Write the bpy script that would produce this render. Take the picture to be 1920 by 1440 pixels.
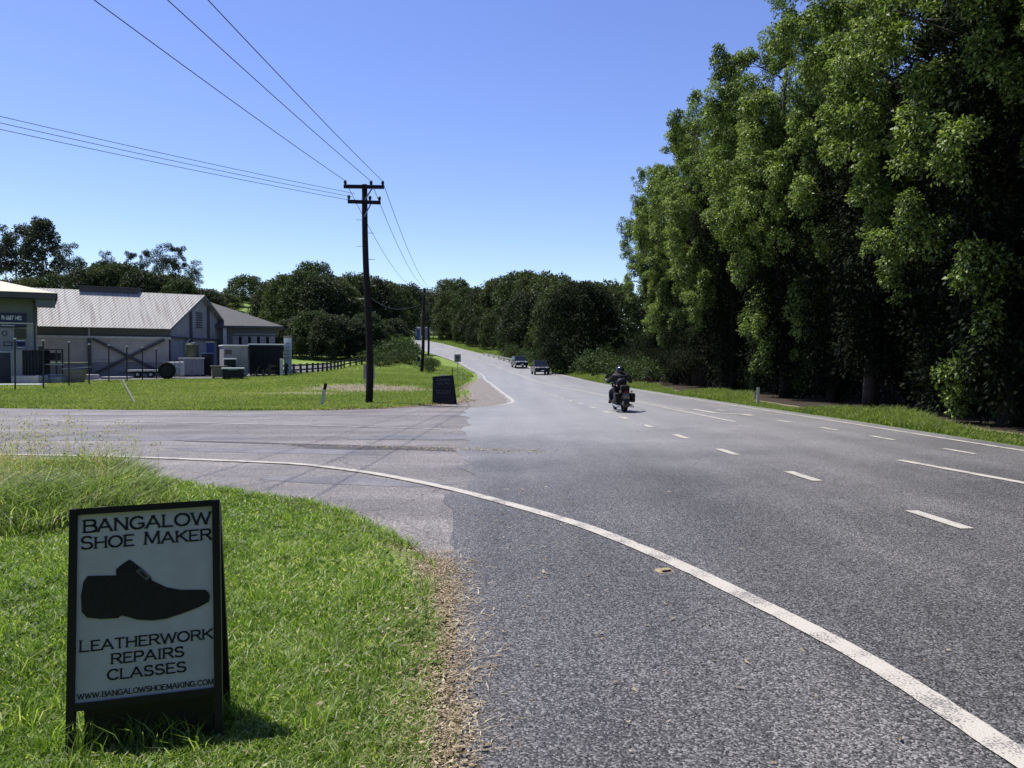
import bpy, bmesh, math, random
import numpy as np
from mathutils import Vector, Matrix, Euler
R = math.radians
C = bpy.context
scene = C.scene
for o in list(bpy.data.objects):
    bpy.data.objects.remove(o)
COL = scene.collection

# ------------------------------------------------------------------ camera, sky, sun, exposure
F = 1480.0
PITCH = math.atan(40 / F)
CAMZ = 1.6
cd = bpy.data.cameras.new("camera")
cam = bpy.data.objects.new("camera", cd)
COL.objects.link(cam)
cam.location = (0, 0, CAMZ)
cam.rotation_euler = (R(90) - PITCH, 0, 0)
cd.sensor_width = 36.0
cd.lens = F / 1920 * 36
cd.clip_start = 0.05
cd.clip_end = 5000
scene.camera = cam

SUN_EL, SUN_AZ = R(65), R(-60)          # azimuth from +Y, negative is to the left
w = bpy.data.worlds.new("World")
scene.world = w
w.use_nodes = True
wn = w.node_tree.nodes
bg = wn["Background"]
sky = wn.new("ShaderNodeTexSky")
sky.sky_type = 'NISHITA'
sky.sun_disc = False
sky.sun_elevation = SUN_EL
sky.sun_rotation = SUN_AZ
sky.altitude = 50
sky.air_density = 1.0
sky.dust_density = 0.25
sky.ozone_density = 4.0
hsv = wn.new("ShaderNodeHueSaturation")      # the phone's vivid blue
hsv.inputs['Saturation'].default_value = 1.1
hsv.inputs['Hue'].default_value = 0.521
w.node_tree.links.new(sky.outputs[0], hsv.inputs['Color'])
w.node_tree.links.new(hsv.outputs[0], bg.inputs[0])
bg.inputs[1].default_value = 0.132
sd = bpy.data.lights.new("sun", 'SUN')
sd.energy = 5.0
sd.angle = R(0.5)
sd.color = (1.0, 0.96, 0.89)
sun = bpy.data.objects.new("sun", sd)
COL.objects.link(sun)
sv = Vector((math.sin(SUN_AZ) * math.cos(SUN_EL), math.cos(SUN_AZ) * math.cos(SUN_EL), math.sin(SUN_EL)))
sun.rotation_euler = sv.to_track_quat('Z', 'Y').to_euler()
sun.location = (-20, 20, 40)
scene.view_settings.view_transform = 'Standard'
scene.view_settings.look = 'None'
scene.view_settings.gamma = 1
scene.view_settings.exposure = 0.45
scene.render.engine = 'CYCLES'
scene.cycles.max_bounces = 6
scene.cycles.transparent_max_bounces = 4

def at(px, py, d):
    """point of the place that lies d metres ahead, seen at pixel px,py of the 1920 wide photo"""
    v = Vector(((px - 960) / F, (720 - py) / F, -1.0))
    v.rotate(Euler((R(90) - PITCH, 0, 0)))
    t = d / v.y
    return Vector((v.x * t, d, CAMZ + v.z * t))

# ------------------------------------------------------------------ helpers
def tag(o, label=None, cat=None, group=None, kind=None):
    if label: o["label"] = label
    if cat: o["category"] = cat
    if group: o["group"] = group
    if kind: o["kind"] = kind
    return o

def empty(name, loc=(0, 0, 0), rz=0.0, label=None, cat=None, group=None):
    o = bpy.data.objects.new(name, None)
    o.empty_display_size = 0.2
    COL.objects.link(o)
    o.location = loc
    o.rotation_euler = (0, 0, rz)
    return tag(o, label, cat, group)

class MB:
    def __init__(self):
        self.v, self.f = [], []
    def add(self, vs, fs):
        b = len(self.v)
        self.v += [tuple(p) for p in vs]
        self.f += [tuple(i + b for i in f) for f in fs]
        return self
    def box(self, c, s, rot=None):
        hx, hy, hz = s[0] / 2, s[1] / 2, s[2] / 2
        pts = [Vector((x * hx, y * hy, z * hz)) for z in (-1, 1) for y in (-1, 1) for x in (-1, 1)]
        if rot is not None:
            e = Euler(rot)
            for p in pts: p.rotate(e)
        c = Vector(c)
        return self.add([p + c for p in pts], [(0, 2, 3, 1), (4, 5, 7, 6), (0, 1, 5, 4), (2, 6, 7, 3), (0, 4, 6, 2), (1, 3, 7, 5)])
    def bar(self, p0, p1, wx, wz):
        """rectangular bar from p0 to p1"""
        p0, p1 = Vector(p0), Vector(p1)
        d = (p1 - p0).normalized()
        up = Vector((0, 0, 1)) if abs(d.z) < .95 else Vector((0, 1, 0))
        s = d.cross(up).normalized() * wx / 2
        u = s.normalized().cross(d) * wz / 2
        vs = []
        for p in (p0, p1):
            vs += [p - s - u, p + s - u, p + s + u, p - s + u]
        return self.add(vs, [(3, 2, 1, 0), (4, 5, 6, 7), (0, 1, 5, 4), (1, 2, 6, 5), (2, 3, 7, 6), (3, 0, 4, 7)])
    def tube(self, pts, rad, n=8, caps=True):
        pts = [Vector(p) for p in pts]
        if not hasattr(rad, '__len__'): rad = [rad] * len(pts)
        rings, prev = [], None
        for i, p in enumerate(pts):
            d = (pts[min(i + 1, len(pts) - 1)] - pts[max(i - 1, 0)]).normalized()
            if prev is None:
                a = d.orthogonal().normalized()
            else:
                a = (prev - d * prev.dot(d))
                a = a.normalized() if a.length > 1e-6 else d.orthogonal().normalized()
            prev = a
            b = d.cross(a)
            rings.append([p + (a * math.cos(2 * math.pi * k / n) + b * math.sin(2 * math.pi * k / n)) * rad[i] for k in range(n)])
        vs = [q for r_ in rings for q in r_]
        fs = []
        for i in range(len(pts) - 1):
            for k in range(n):
                fs.append((i * n + k, i * n + (k + 1) % n, (i + 1) * n + (k + 1) % n, (i + 1) * n + k))
        if caps:
            fs.append(tuple(reversed(range(n))))
            fs.append(tuple(range((len(pts) - 1) * n, len(pts) * n)))
        return self.add(vs, fs)
    def ball(self, c, r, nu=14, nv=9):
        if not hasattr(r, '__len__'): r = (r, r, r)
        vs = [(c[0], c[1], c[2] - r[2])]
        for j in range(1, nv):
            t = math.pi * j / nv - math.pi / 2
            for i in range(nu):
                a = 2 * math.pi * i / nu
                vs.append((c[0] + r[0] * math.cos(t) * math.cos(a), c[1] + r[1] * math.cos(t) * math.sin(a), c[2] + r[2] * math.sin(t)))
        vs.append((c[0], c[1], c[2] + r[2]))
        fs = [(0, 1 + (i + 1) % nu, 1 + i) for i in range(nu)]
        for j in range(nv - 2):
            for i in range(nu):
                a = 1 + j * nu
                fs.append((a + i, a + (i + 1) % nu, a + nu + (i + 1) % nu, a + nu + i))
        a = 1 + (nv - 2) * nu
        fs += [(a + i, a + (i + 1) % nu, len(vs) - 1) for i in range(nu)]
        return self.add(vs, fs)
    def prism(self, poly, z0, z1, axis='z', flip=False):
        """poly in 2D, extruded along axis: z -> (x,y), y -> (x,z), x -> (y,z)"""
        def m(p, t):
            return {'z': (p[0], p[1], t), 'y': (p[0], t, p[1]), 'x': (t, p[0], p[1])}[axis]
        n = len(poly)
        vs = [m(p, z0) for p in poly] + [m(p, z1) for p in poly]
        fs = [tuple(reversed(range(n))), tuple(range(n, 2 * n))] + [(i, (i + 1) % n, n + (i + 1) % n, n + i) for i in range(n)]
        return self.add(vs, fs)
    def torus(self, c, Rr, r, axis='x', n=28, m=10):
        vs, fs = [], []
        for i in range(n):
            a = 2 * math.pi * i / n
            for j in range(m):
                b = 2 * math.pi * j / m
                q = Rr + r * math.cos(b)
                p = {'x': (r * math.sin(b), q * math.cos(a), q * math.sin(a)), 'y': (q * math.cos(a), r * math.sin(b), q * math.sin(a)), 'z': (q * math.cos(a), q * math.sin(a), r * math.sin(b))}[axis]
                vs.append((p[0] + c[0], p[1] + c[1], p[2] + c[2]))
        for i in range(n):
            for j in range(m):
                fs.append((i * m + j, ((i + 1) % n) * m + j, ((i + 1) % n) * m + (j + 1) % m, i * m + (j + 1) % m))
        return self.add(vs, fs)
    def build(self, name, mat, parent=None, loc=None, smooth=False, bevel=0, rz=None):
        me = bpy.data.meshes.new(name)
        me.from_pydata(self.v, [], self.f)
        bm = bmesh.new()
        bm.from_mesh(me)
        bmesh.ops.recalc_face_normals(bm, faces=bm.faces)
        bm.to_mesh(me)
        bm.free()
        me.materials.append(mat)
        if smooth:
            me.polygons.foreach_set('use_smooth', [True] * len(me.polygons))
        o = bpy.data.objects.new(name, me)
        COL.objects.link(o)
        if parent is not None: o.parent = parent
        if loc is not None: o.location = loc
        if rz is not None: o.rotation_euler = (0, 0, rz)
        if bevel:
            m = o.modifiers.new('bevel', 'BEVEL')
            m.width = bevel
            m.segments = 2
            m.limit_method = 'ANGLE'
        return o

def np_mesh(name, verts, faces_n, loops, mat, parent=None, attr=None, smooth=False):
    """verts (N,3); faces_n = vertices per face (M,), loops flat indices; attr = float per face"""
    me = bpy.data.meshes.new(name)
    me.vertices.add(len(verts))
    me.vertices.foreach_set('co', np.ascontiguousarray(verts, dtype=np.float32).ravel())
    me.loops.add(len(loops))
    me.loops.foreach_set('vertex_index', np.ascontiguousarray(loops, dtype=np.int32))
    me.polygons.add(len(faces_n))
    st = np.concatenate(([0], np.cumsum(faces_n)[:-1])).astype(np.int32)
    me.polygons.foreach_set('loop_start', st)
    me.polygons.foreach_set('loop_total', np.ascontiguousarray(faces_n, dtype=np.int32))
    if smooth:
        me.polygons.foreach_set('use_smooth', np.ones(len(faces_n), dtype=bool))
    if attr is not None:
        a = me.attributes.new('tint', 'FLOAT', 'FACE')
        a.data.foreach_set('value', np.ascontiguousarray(attr, dtype=np.float32))
    me.update(calc_edges=True)
    me.materials.append(mat)
    o = bpy.data.objects.new(name, me)
    COL.objects.link(o)
    if parent is not None: o.parent = parent
    return o

def copy_tree(o, parent=None):
    c = o.copy()
    COL.objects.link(c)
    if parent is not None: c.parent = parent
    for ch in list(o.children):
        copy_tree(ch, c)
    return c

# ------------------------------------------------------------------ materials
def mat(name, col, rough=.7, spec=.4, metal=0.0, noise=None, bump=None, emit=None):
    m = bpy.data.materials.new(name)
    m.use_nodes = True
    nt = m.node_tree
    b = nt.nodes['Principled BSDF']
    b.inputs['Base Color'].default_value = (*col, 1)
    b.inputs['Roughness'].default_value = rough
    b.inputs['Specular IOR Level'].default_value = spec
    b.inputs['Metallic'].default_value = metal
    if noise or bump:
        tc = nt.nodes.new('ShaderNodeTexCoord')
    if noise:                       # (scale, amount)
        n = nt.nodes.new('ShaderNodeTexNoise')
        n.inputs['Scale'].default_value = noise[0]
        n.inputs['Detail'].default_value = 6
        n.inputs['Roughness'].default_value = .65
        nt.links.new(tc.outputs['Object'], n.inputs['Vector'])
        r = nt.nodes.new('ShaderNodeValToRGB')
        k = noise[1]
        r.color_ramp.elements[0].position = .3
        r.color_ramp.elements[1].position = .7
        r.color_ramp.elements[0].color = (*[c * (1 - k) for c in col], 1)
        r.color_ramp.elements[1].color = (*[min(1, c * (1 + k)) for c in col], 1)
        nt.links.new(n.outputs['Fac'], r.inputs[0])
        nt.links.new(r.outputs[0], b.inputs['Base Color'])
    if bump:
        n2 = nt.nodes.new('ShaderNodeTexNoise')
        n2.inputs['Scale'].default_value = bump[0]
        n2.inputs['Detail'].default_value = 5
        nt.links.new(tc.outputs['Object'], n2.inputs['Vector'])
        bp = nt.nodes.new('ShaderNodeBump')
        bp.inputs['Strength'].default_value = bump[1]
        bp.inputs['Distance'].default_value = bump[2] if len(bump) > 2 else .02
        nt.links.new(n2.outputs['Fac'], bp.inputs['Height'])
        nt.links.new(bp.outputs[0], b.inputs['Normal'])
    return m

def leafmat(name, ramp, trans=.35, rough=.5, spec=.35, tcol=(1.3, 1.5, .7)):
    m = bpy.data.materials.new(name)
    m.use_nodes = True
    nt = m.node_tree
    b = nt.nodes['Principled BSDF']
    out = nt.nodes['Material Output']
    a = nt.nodes.new('ShaderNodeAttribute')
    a.attribute_name = 'tint'
    r = nt.nodes.new('ShaderNodeValToRGB')
    while len(r.color_ramp.elements) < len(ramp): r.color_ramp.elements.new(.5)
    for e, (p, c) in zip(r.color_ramp.elements, ramp):
        e.position = p
        e.color = (*c, 1)
    nt.links.new(a.outputs['Fac'], r.inputs[0])
    nt.links.new(r.outputs[0], b.inputs['Base Color'])
    b.inputs['Roughness'].default_value = rough
    b.inputs['Specular IOR Level'].default_value = spec
    t = nt.nodes.new('ShaderNodeBsdfTranslucent')
    mx = nt.nodes.new('ShaderNodeMix')
    mx.data_type = 'RGBA'
    mx.blend_type = 'MULTIPLY'
    mx.inputs['Factor'].default_value = 1
    nt.links.new(r.outputs[0], mx.inputs['A'])
    mx.inputs['B'].default_value = (*tcol, 1)
    mx.clamp_result = False
    nt.links.new(mx.outputs['Result'], t.inputs['Color'])
    ms = nt.nodes.new('ShaderNodeMixShader')
    ms.inputs[0].default_value = trans
    nt.links.new(b.outputs[0], ms.inputs[1])
    nt.links.new(t.outputs[0], ms.inputs[2])
    nt.links.new(ms.outputs[0], out.inputs['Surface'])
    return m

def asphalt(name, lo, hi, scale, patch, cracks=False, rough=.55, bump=.9, light=False):
    m = bpy.data.materials.new(name)
    m.use_nodes = True
    nt = m.node_tree
    L = nt.links.new
    b = nt.nodes['Principled BSDF']
    tc = nt.nodes.new('ShaderNodeTexCoord')
    vo = nt.nodes.new('ShaderNodeTexVoronoi')
    vo.inputs['Scale'].default_value = scale
    L(tc.outputs['Object'], vo.inputs['Vector'])
    sep = nt.nodes.new('ShaderNodeSeparateColor')
    L(vo.outputs['Color'], sep.inputs[0])
    r = nt.nodes.new('ShaderNodeValToRGB')
    r.color_ramp.elements[0].position = .1
    r.color_ramp.elements[0].color = (*lo, 1)
    r.color_ramp.elements[1].position = 1
    r.color_ramp.elements[1].color = (*hi, 1)
    e = r.color_ramp.elements.new(.72)
    e.color = (*[a * .62 + c * .38 for a, c in zip(lo, hi)], 1)
    L(sep.outputs[0], r.inputs[0])
    n = nt.nodes.new('ShaderNodeTexNoise')
    n.inputs['Scale'].default_value = patch
    n.inputs['Detail'].default_value = 7
    n.inputs['Roughness'].default_value = .6
    L(tc.outputs['Object'], n.inputs['Vector'])
    r2 = nt.nodes.new('ShaderNodeValToRGB')
    r2.color_ramp.elements[0].position = .32
    r2.color_ramp.elements[0].color = (.78, .78, .78, 1)
    r2.color_ramp.elements[1].position = .7
    r2.color_ramp.elements[1].color = (1.2, 1.19, 1.18, 1)
    L(n.outputs['Fac'], r2.inputs[0])
    # long streaks the way the traffic runs
    mp = nt.nodes.new('ShaderNodeMapping')
    mp.inputs['Scale'].default_value = (1.1, .05, 1) if not cracks else (.06, 1.0, 1)
    L(tc.outputs['Object'], mp.inputs[0])
    n3 = nt.nodes.new('ShaderNodeTexNoise')
    n3.inputs['Scale'].default_value = 1.0
    n3.inputs['Detail'].default_value = 4
    L(mp.outputs[0], n3.inputs['Vector'])
    r3 = nt.nodes.new('ShaderNodeValToRGB')
    r3.color_ramp.elements[0].position = .35
    r3.color_ramp.elements[0].color = (.78, .78, .79, 1)
    r3.color_ramp.elements[1].position = .65
    r3.color_ramp.elements[1].color = (1.15, 1.15, 1.15, 1)
    L(n3.outputs['Fac'], r3.inputs[0])
    prev = r.outputs[0]
    for q in (r2.outputs[0], r3.outputs[0]):
        mx = nt.nodes.new('ShaderNodeMix')
        mx.data_type = 'RGBA'
        mx.blend_type = 'MULTIPLY'
        mx.inputs['Factor'].default_value = 1
        mx.clamp_result = False
        L(prev, mx.inputs['A'])
        L(q, mx.inputs['B'])
        prev = mx.outputs['Result']
    if cracks:
        nw = nt.nodes.new('ShaderNodeTexNoise')
        nw.inputs['Scale'].default_value = 1.2
        nw.inputs['Detail'].default_value = 5
        L(tc.outputs['Object'], nw.inputs['Vector'])
        ad = nt.nodes.new('ShaderNodeMix')
        ad.data_type = 'VECTOR'
        ad.inputs['Factor'].default_value = .45
        L(tc.outputs['Object'], ad.inputs['A'])
        L(nw.outputs['Color'], ad.inputs['B'])
        vc = nt.nodes.new('ShaderNodeTexVoronoi')
        vc.feature = 'DISTANCE_TO_EDGE'
        vc.inputs['Scale'].default_value = .75
        L(ad.outputs['Result'], vc.inputs['Vector'])
        rc = nt.nodes.new('ShaderNodeValToRGB')
        rc.color_ramp.elements[0].position = 0
        rc.color_ramp.elements[0].color = (.55, .53, .5, 1)
        rc.color_ramp.elements[1].position = .012
        rc.color_ramp.elements[1].color = (1, 1, 1, 1)
        L(vc.outputs['Distance'], rc.inputs[0])
        mx = nt.nodes.new('ShaderNodeMix')
        mx.data_type = 'RGBA'
        mx.blend_type = 'MULTIPLY'
        mx.inputs['Factor'].default_value = .8
        L(prev, mx.inputs['A'])
        L(rc.outputs[0], mx.inputs['B'])
        prev = mx.outputs['Result']
    if light:                        # grazing sky sheen put into the colour, over paler worn seal beyond the junction
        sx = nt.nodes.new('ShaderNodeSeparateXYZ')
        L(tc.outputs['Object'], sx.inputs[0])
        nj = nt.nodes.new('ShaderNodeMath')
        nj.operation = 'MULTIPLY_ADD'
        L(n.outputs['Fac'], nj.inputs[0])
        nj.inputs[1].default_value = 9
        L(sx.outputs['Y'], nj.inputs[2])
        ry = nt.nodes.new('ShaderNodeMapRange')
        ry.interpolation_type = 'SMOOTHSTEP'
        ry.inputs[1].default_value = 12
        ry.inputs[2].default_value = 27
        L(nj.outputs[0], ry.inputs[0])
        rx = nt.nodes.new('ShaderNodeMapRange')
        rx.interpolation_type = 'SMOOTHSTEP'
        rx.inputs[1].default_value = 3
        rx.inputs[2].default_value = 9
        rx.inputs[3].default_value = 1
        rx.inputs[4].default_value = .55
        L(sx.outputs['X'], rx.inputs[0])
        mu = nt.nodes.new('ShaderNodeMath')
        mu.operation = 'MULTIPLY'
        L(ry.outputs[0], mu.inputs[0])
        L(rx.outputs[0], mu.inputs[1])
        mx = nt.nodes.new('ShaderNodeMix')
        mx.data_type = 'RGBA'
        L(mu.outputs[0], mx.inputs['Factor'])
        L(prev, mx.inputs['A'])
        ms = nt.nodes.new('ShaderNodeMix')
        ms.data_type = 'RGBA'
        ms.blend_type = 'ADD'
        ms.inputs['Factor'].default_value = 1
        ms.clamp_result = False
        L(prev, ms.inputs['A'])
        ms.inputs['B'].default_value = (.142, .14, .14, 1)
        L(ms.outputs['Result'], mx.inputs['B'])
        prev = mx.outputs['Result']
    L(prev, b.inputs['Base Color'])
    b.inputs['Roughness'].default_value = rough
    b.inputs['Specular IOR Level'].default_value = .25
    bp = nt.nodes.new('ShaderNodeBump')
    bp.invert = True
    bp.inputs['Strength'].default_value = bump
    bp.inputs['Distance'].default_value = .006
    L(vo.outputs['Distance'], bp.inputs['Height'])
    L(bp.outputs[0], b.inputs['Normal'])
    return m

M = {}
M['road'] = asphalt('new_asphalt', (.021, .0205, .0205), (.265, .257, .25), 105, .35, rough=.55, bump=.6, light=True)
M['oldroad'] = asphalt('old_asphalt', (.085, .076, .07), (.37, .34, .315), 90, .5, cracks=True, rough=.6, bump=.5)
M['yard'] = asphalt('yard_asphalt', (.08, .08, .082), (.22, .22, .22), 40, .4)
def paintmat(name, col, wear):
    m = mat(name, col, .65, .3)
    nt = m.node_tree
    L = nt.links.new
    b = nt.nodes['Principled BSDF']
    tc = nt.nodes.new('ShaderNodeTexCoord')
    vo = nt.nodes.new('ShaderNodeTexVoronoi')
    vo.inputs['Scale'].default_value = 85
    L(tc.outputs['Object'], vo.inputs['Vector'])
    n = nt.nodes.new('ShaderNodeTexNoise')
    n.inputs['Scale'].default_value = 3.5
    n.inputs['Detail'].default_value = 7
    L(tc.outputs['Object'], n.inputs['Vector'])
    ad = nt.nodes.new('ShaderNodeMath')
    ad.operation = 'MULTIPLY_ADD'
    L(n.outputs['Fac'], ad.inputs[0])
    ad.inputs[1].default_value = 1.6
    L(vo.outputs['Distance'], ad.inputs[2])
    r = nt.nodes.new('ShaderNodeValToRGB')
    r.color_ramp.elements[0].position = wear
    r.color_ramp.elements[0].color = (*col, 1)
    r.color_ramp.elements[1].position = min(1.0, wear + .2)
    r.color_ramp.elements[1].color = (.17, .16, .15, 1)
    sc = nt.nodes.new('ShaderNodeMath')
    sc.operation = 'MULTIPLY'
    sc.inputs[1].default_value = .6
    L(ad.outputs[0], sc.inputs[0])
    L(sc.outputs[0], r.inputs[0])
    L(r.outputs[0], b.inputs['Base Color'])
    bp = nt.nodes.new('ShaderNodeBump')
    bp.invert = True
    bp.inputs['Strength'].default_value = .5
    bp.inputs['Distance'].default_value = .005
    L(vo.outputs['Distance'], bp.inputs['Height'])
    L(bp.outputs[0], b.inputs['Normal'])
    return m
M['paint'] = paintmat('road_paint', (.43, .4, .345), .83)
M['paintold'] = paintmat('worn_road_paint', (.42, .41, .39), .76)
M['bark'] = mat('dark_bark', (.055, .045, .038), .9, .15, noise=(3, .4), bump=(9, .6, .05))
M['palebark'] = mat('pale_bark', (.24, .21, .18), .85, .2, noise=(2.5, .5), bump=(9, .4, .04))
M['polewood'] = mat('weathered_pole_wood', (.026, .023, .022), .9, .12, noise=(4, .35), bump=(14, .5, .02))
M['timber'] = mat('dark_fence_timber', (.06, .05, .043), .85, .2, noise=(6, .4))
M['black'] = mat('black_paint', (.012, .012, .014), .45, .4)
M['blackrough'] = mat('black_board', (.016, .017, .02), .75, .3, noise=(8, .3))
M['rubber'] = mat('rubber', (.014, .014, .014), .85, .2)
M['darkmetal'] = mat('dark_metal', (.03, .031, .034), .45, .5, .6)
M['chrome'] = mat('chrome', (.6, .6, .62), .18, .5, 1.0)
M['galv'] = mat('galvanised_steel', (.34, .35, .36), .5, .5, .5, noise=(12, .2))
M['white'] = mat('white_paint', (.74, .75, .74), .5, .4, noise=(5, .06))
M['offwhite'] = mat('dirty_white', (.5, .5, .47), .6, .4, noise=(3, .2))
M['signwhite'] = mat('sign_face_white', (.5, .53, .59), .45, .4, noise=(5, .13))
M['ink'] = mat('sign_ink', (.024, .028, .045), .55, .3)
M['shoeink'] = mat('printed_leather_black', (.012, .013, .02), .4, .4, noise=(40, .4))
M['greytext'] = mat('faded_grey_paint', (.13, .13, .14), .7, .3)
M['cream'] = mat('cream_wall', (.42, .395, .34), .8, .25, noise=(1.3, .14))
M['greenwall'] = mat('grey_green_cladding', (.13, .145, .14), .7, .3, noise=(2, .12))
M['greywall'] = mat('grey_sheet_wall', (.25, .25, .245), .7, .3, noise=(1.5, .14))
M['bluewall'] = mat('pale_blue_grey_wall', (.265, .265, .265), .75, .25, noise=(1.5, .2))
M['slate'] = mat('dark_grey_roofing', (.085, .083, .085), .75, .2, noise=(2, .12))
M['navy'] = mat('navy_sign', (.02, .025, .07), .5, .4)
M['olive'] = mat('olive_plastic', (.06, .07, .035), .55, .4)
M['blue'] = mat('blue_plastic', (.025, .06, .16), .5, .4)
M['tan'] = mat('tan_timber', (.2, .17, .13), .8, .2, noise=(5, .3))
M['concrete'] = mat('concrete', (.42, .4, .38), .85, .25, noise=(6, .2))
M['glass'] = mat('dark_glass', (.008, .011, .018), .12, .3)
M['lampglass'] = mat('headlamp_glass', (.75, .77, .8), .1, .6)
M['carpaint'] = mat('dark_car_paint', (.012, .013, .015), .25, .45)
M['carpaint2'] = mat('charcoal_car_paint', (.022, .023, .026), .28, .45)
M['leather'] = mat('black_leather', (.009, .009, .01), .6, .3, noise=(20, .3), bump=(30, .3, .01))
M['denim'] = mat('dark_denim', (.011, .012, .016), .85, .2, noise=(30, .3))
M['helmet'] = mat('helmet_shell', (.014, .014, .016), .15, .6)
M['skin'] = mat('skin', (.45, .28, .2), .55, .4)
M['red'] = mat('red_lens', (.09, .008, .008), .2, .5)
M['yellow'] = mat('yellow_sign', (.62, .36, .02), .5, .4)
M['amber'] = mat('amber_marker', (.33, .26, .14), .4, .4, noise=(40, .4))
M['wire'] = mat('power_wire', (.02, .02, .024), .5, .4)
M['dirt'] = mat('bare_dirt', (.13, .105, .08), .95, .1, noise=(5, .45), bump=(40, .7, .02))
# corrugated roof with rust streaks down the slope (object coords: x along ridge)
def roofmat():
    m = mat('pale_corrugated_steel', (.5, .47, .38), .6, .3)
    nt = m.node_tree
    b = nt.nodes['Principled BSDF']
    tc = nt.nodes.new('ShaderNodeTexCoord')
    mp = nt.nodes.new('ShaderNodeMapping')
    mp.inputs['Scale'].default_value = (4.5, .16, .16)
    nt.links.new(tc.outputs['Object'], mp.inputs[0])
    n = nt.nodes.new('ShaderNodeTexNoise')
    n.inputs['Scale'].default_value = 1.6
    n.inputs['Detail'].default_value = 6
    nt.links.new(mp.outputs[0], n.inputs['Vector'])
    r = nt.nodes.new('ShaderNodeValToRGB')
    r.color_ramp.elements[0].position = .36
    r.color_ramp.elements[0].color = (.22, .2, .175, 1)
    r.color_ramp.elements[1].position = .52
    r.color_ramp.elements[1].color = (.34, .33, .3, 1)
    nt.links.new(n.outputs['Fac'], r.inputs[0])
    nt.links.new(r.outputs[0], b.inputs['Base Color'])
    return m
M['roof'] = roofmat()
M['creamroof'] = mat('cream_roof', (.5, .42, .3), .5, .4, noise=(2, .08))
M['leaf_big'] = leafmat('glossy_evergreen_leaf', [(0, (.016, .022, .011)), (.3, (.03, .04, .016)), (.55, (.108, .16, .034)), (.8, (.215, .305, .066)), (1, (.35, .41, .15))], .25, .5, .25, (1.35, 1.45, .6))
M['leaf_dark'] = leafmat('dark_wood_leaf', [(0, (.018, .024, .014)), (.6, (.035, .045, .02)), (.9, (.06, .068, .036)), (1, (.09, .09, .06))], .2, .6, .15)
M['leaf_deep'] = leafmat('dark_and_shaded_leaf', [(0, (.01, .013, .008)), (.6, (.02, .026, .013)), (.95, (.03, .038, .018)), (1, (.05, .055, .035))], .15, .7, .06)  # undergrowth and crown-gap shade put into the colour; the round tree's own dark
M['leaf_gum'] = leafmat('grey_green_gum_leaf', [(0, (.02, .028, .022)), (.6, (.035, .045, .032)), (1, (.07, .08, .055))], .22, .6, .15)
M['leaf_lime'] = leafmat('lime_shrub_leaf', [(0, (.05, .08, .015)), (.6, (.09, .15, .025)), (1, (.16, .24, .05))], .35, .55, .3)
M['leaf_shrub'] = leafmat('roadside_shrub_leaf', [(0, (.02, .034, .012)), (.6, (.04, .065, .02)), (1, (.085, .105, .038))], .25, .6, .2)
M['grass'] = leafmat('lawn_grass_blade', [(0, (.06, .1, .018)), (.45, (.14, .235, .034)), (.75, (.27, .38, .08)), (.9, (.45, .5, .22)), (1, (.6, .54, .38))], .45, .45, .4, (1.3, 1.4, .6))
M['weed'] = leafmat('rank_grass_blade', [(0, (.08, .12, .03)), (.45, (.17, .24, .065)), (.7, (.28, .33, .13)), (.84, (.42, .4, .24)), (1, (.45, .3, .13))], .4, .5, .35)
M['farg'] = leafmat('far_grass_blade', [(0, (.1, .15, .04)), (.5, (.185, .25, .066)), (.85, (.28, .33, .12)), (1, (.36, .32, .19))], .45, .6, .2, (1.3, 1.3, .6))
M['litter'] = leafmat('dead_leaf', [(0, (.1, .07, .04)), (.5, (.24, .18, .11)), (.8, (.42, .35, .23)), (1, (.6, .54, .4))], .15, .7, .3, (1, .9, .7))

# ------------------------------------------------------------------ terrain and roads
def interp(x, pts):
    xs = [p[0] for p in pts]; ys = [p[1] for p in pts]
    return np.interp(x, xs, ys)
def sinterp(pts):
    xs = np.array([p[0] for p in pts], float); ys = np.array([p[1] for p in pts], float)
    m = np.gradient(ys, xs)
    def f(x):
        x = np.clip(np.asarray(x, float), xs[0], xs[-1])
        i = np.clip(np.searchsorted(xs, x) - 1, 0, len(xs) - 2)
        h = xs[i + 1] - xs[i]
        t = (x - xs[i]) / h
        return (2*t**3 - 3*t**2 + 1) * ys[i] + (t**3 - 2*t**2 + t) * h * m[i] + (-2*t**3 + 3*t**2) * ys[i + 1] + (t**3 - t**2) * h * m[i + 1]
    return f
rise = sinterp([(-60, 0), (50, 0), (65, 0.0), (80, .1), (95, .32), (108, .85), (120, 1.6), (135, 2.55), (150, 3.6), (180, 6), (200, 7.4), (230, 9.5), (300, 13), (500, 18), (1500, 22)])
lmound_ = sinterp([(-60, 0), (20, 0), (30, 0), (36, .02), (45, .15), (60, .5), (87, .75), (100, 1.2), (120, 1.6), (200, 2), (1500, 2)])
def lmound(y): return np.maximum(0, lmound_(y))
LE = sinterp([(33, .04), (40, -.4), (47, -.83), (60, -1.6), (71, -2.4), (85, -3.15), (95, -4), (106, -5.6), (120, -8), (135, -11.7), (150, -15.8), (165, -20), (180, -24.5), (200, -31), (230, -43), (270, -62)])
RE = sinterp([(-10, 11.6), (3, 10.4), (10, 9.6), (14, 9.2), (22, 8.75), (28, 8.3), (45, 7.2), (55, 6.7), (65, 6.3), (75, 5.95), (85, 5.5), (92, 4.9), (105, 2.9), (120, .1), (135, -3.5), (150, -7.8), (165, -12.4), (180, -17), (200, -24), (230, -36), (270, -55)])
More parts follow.
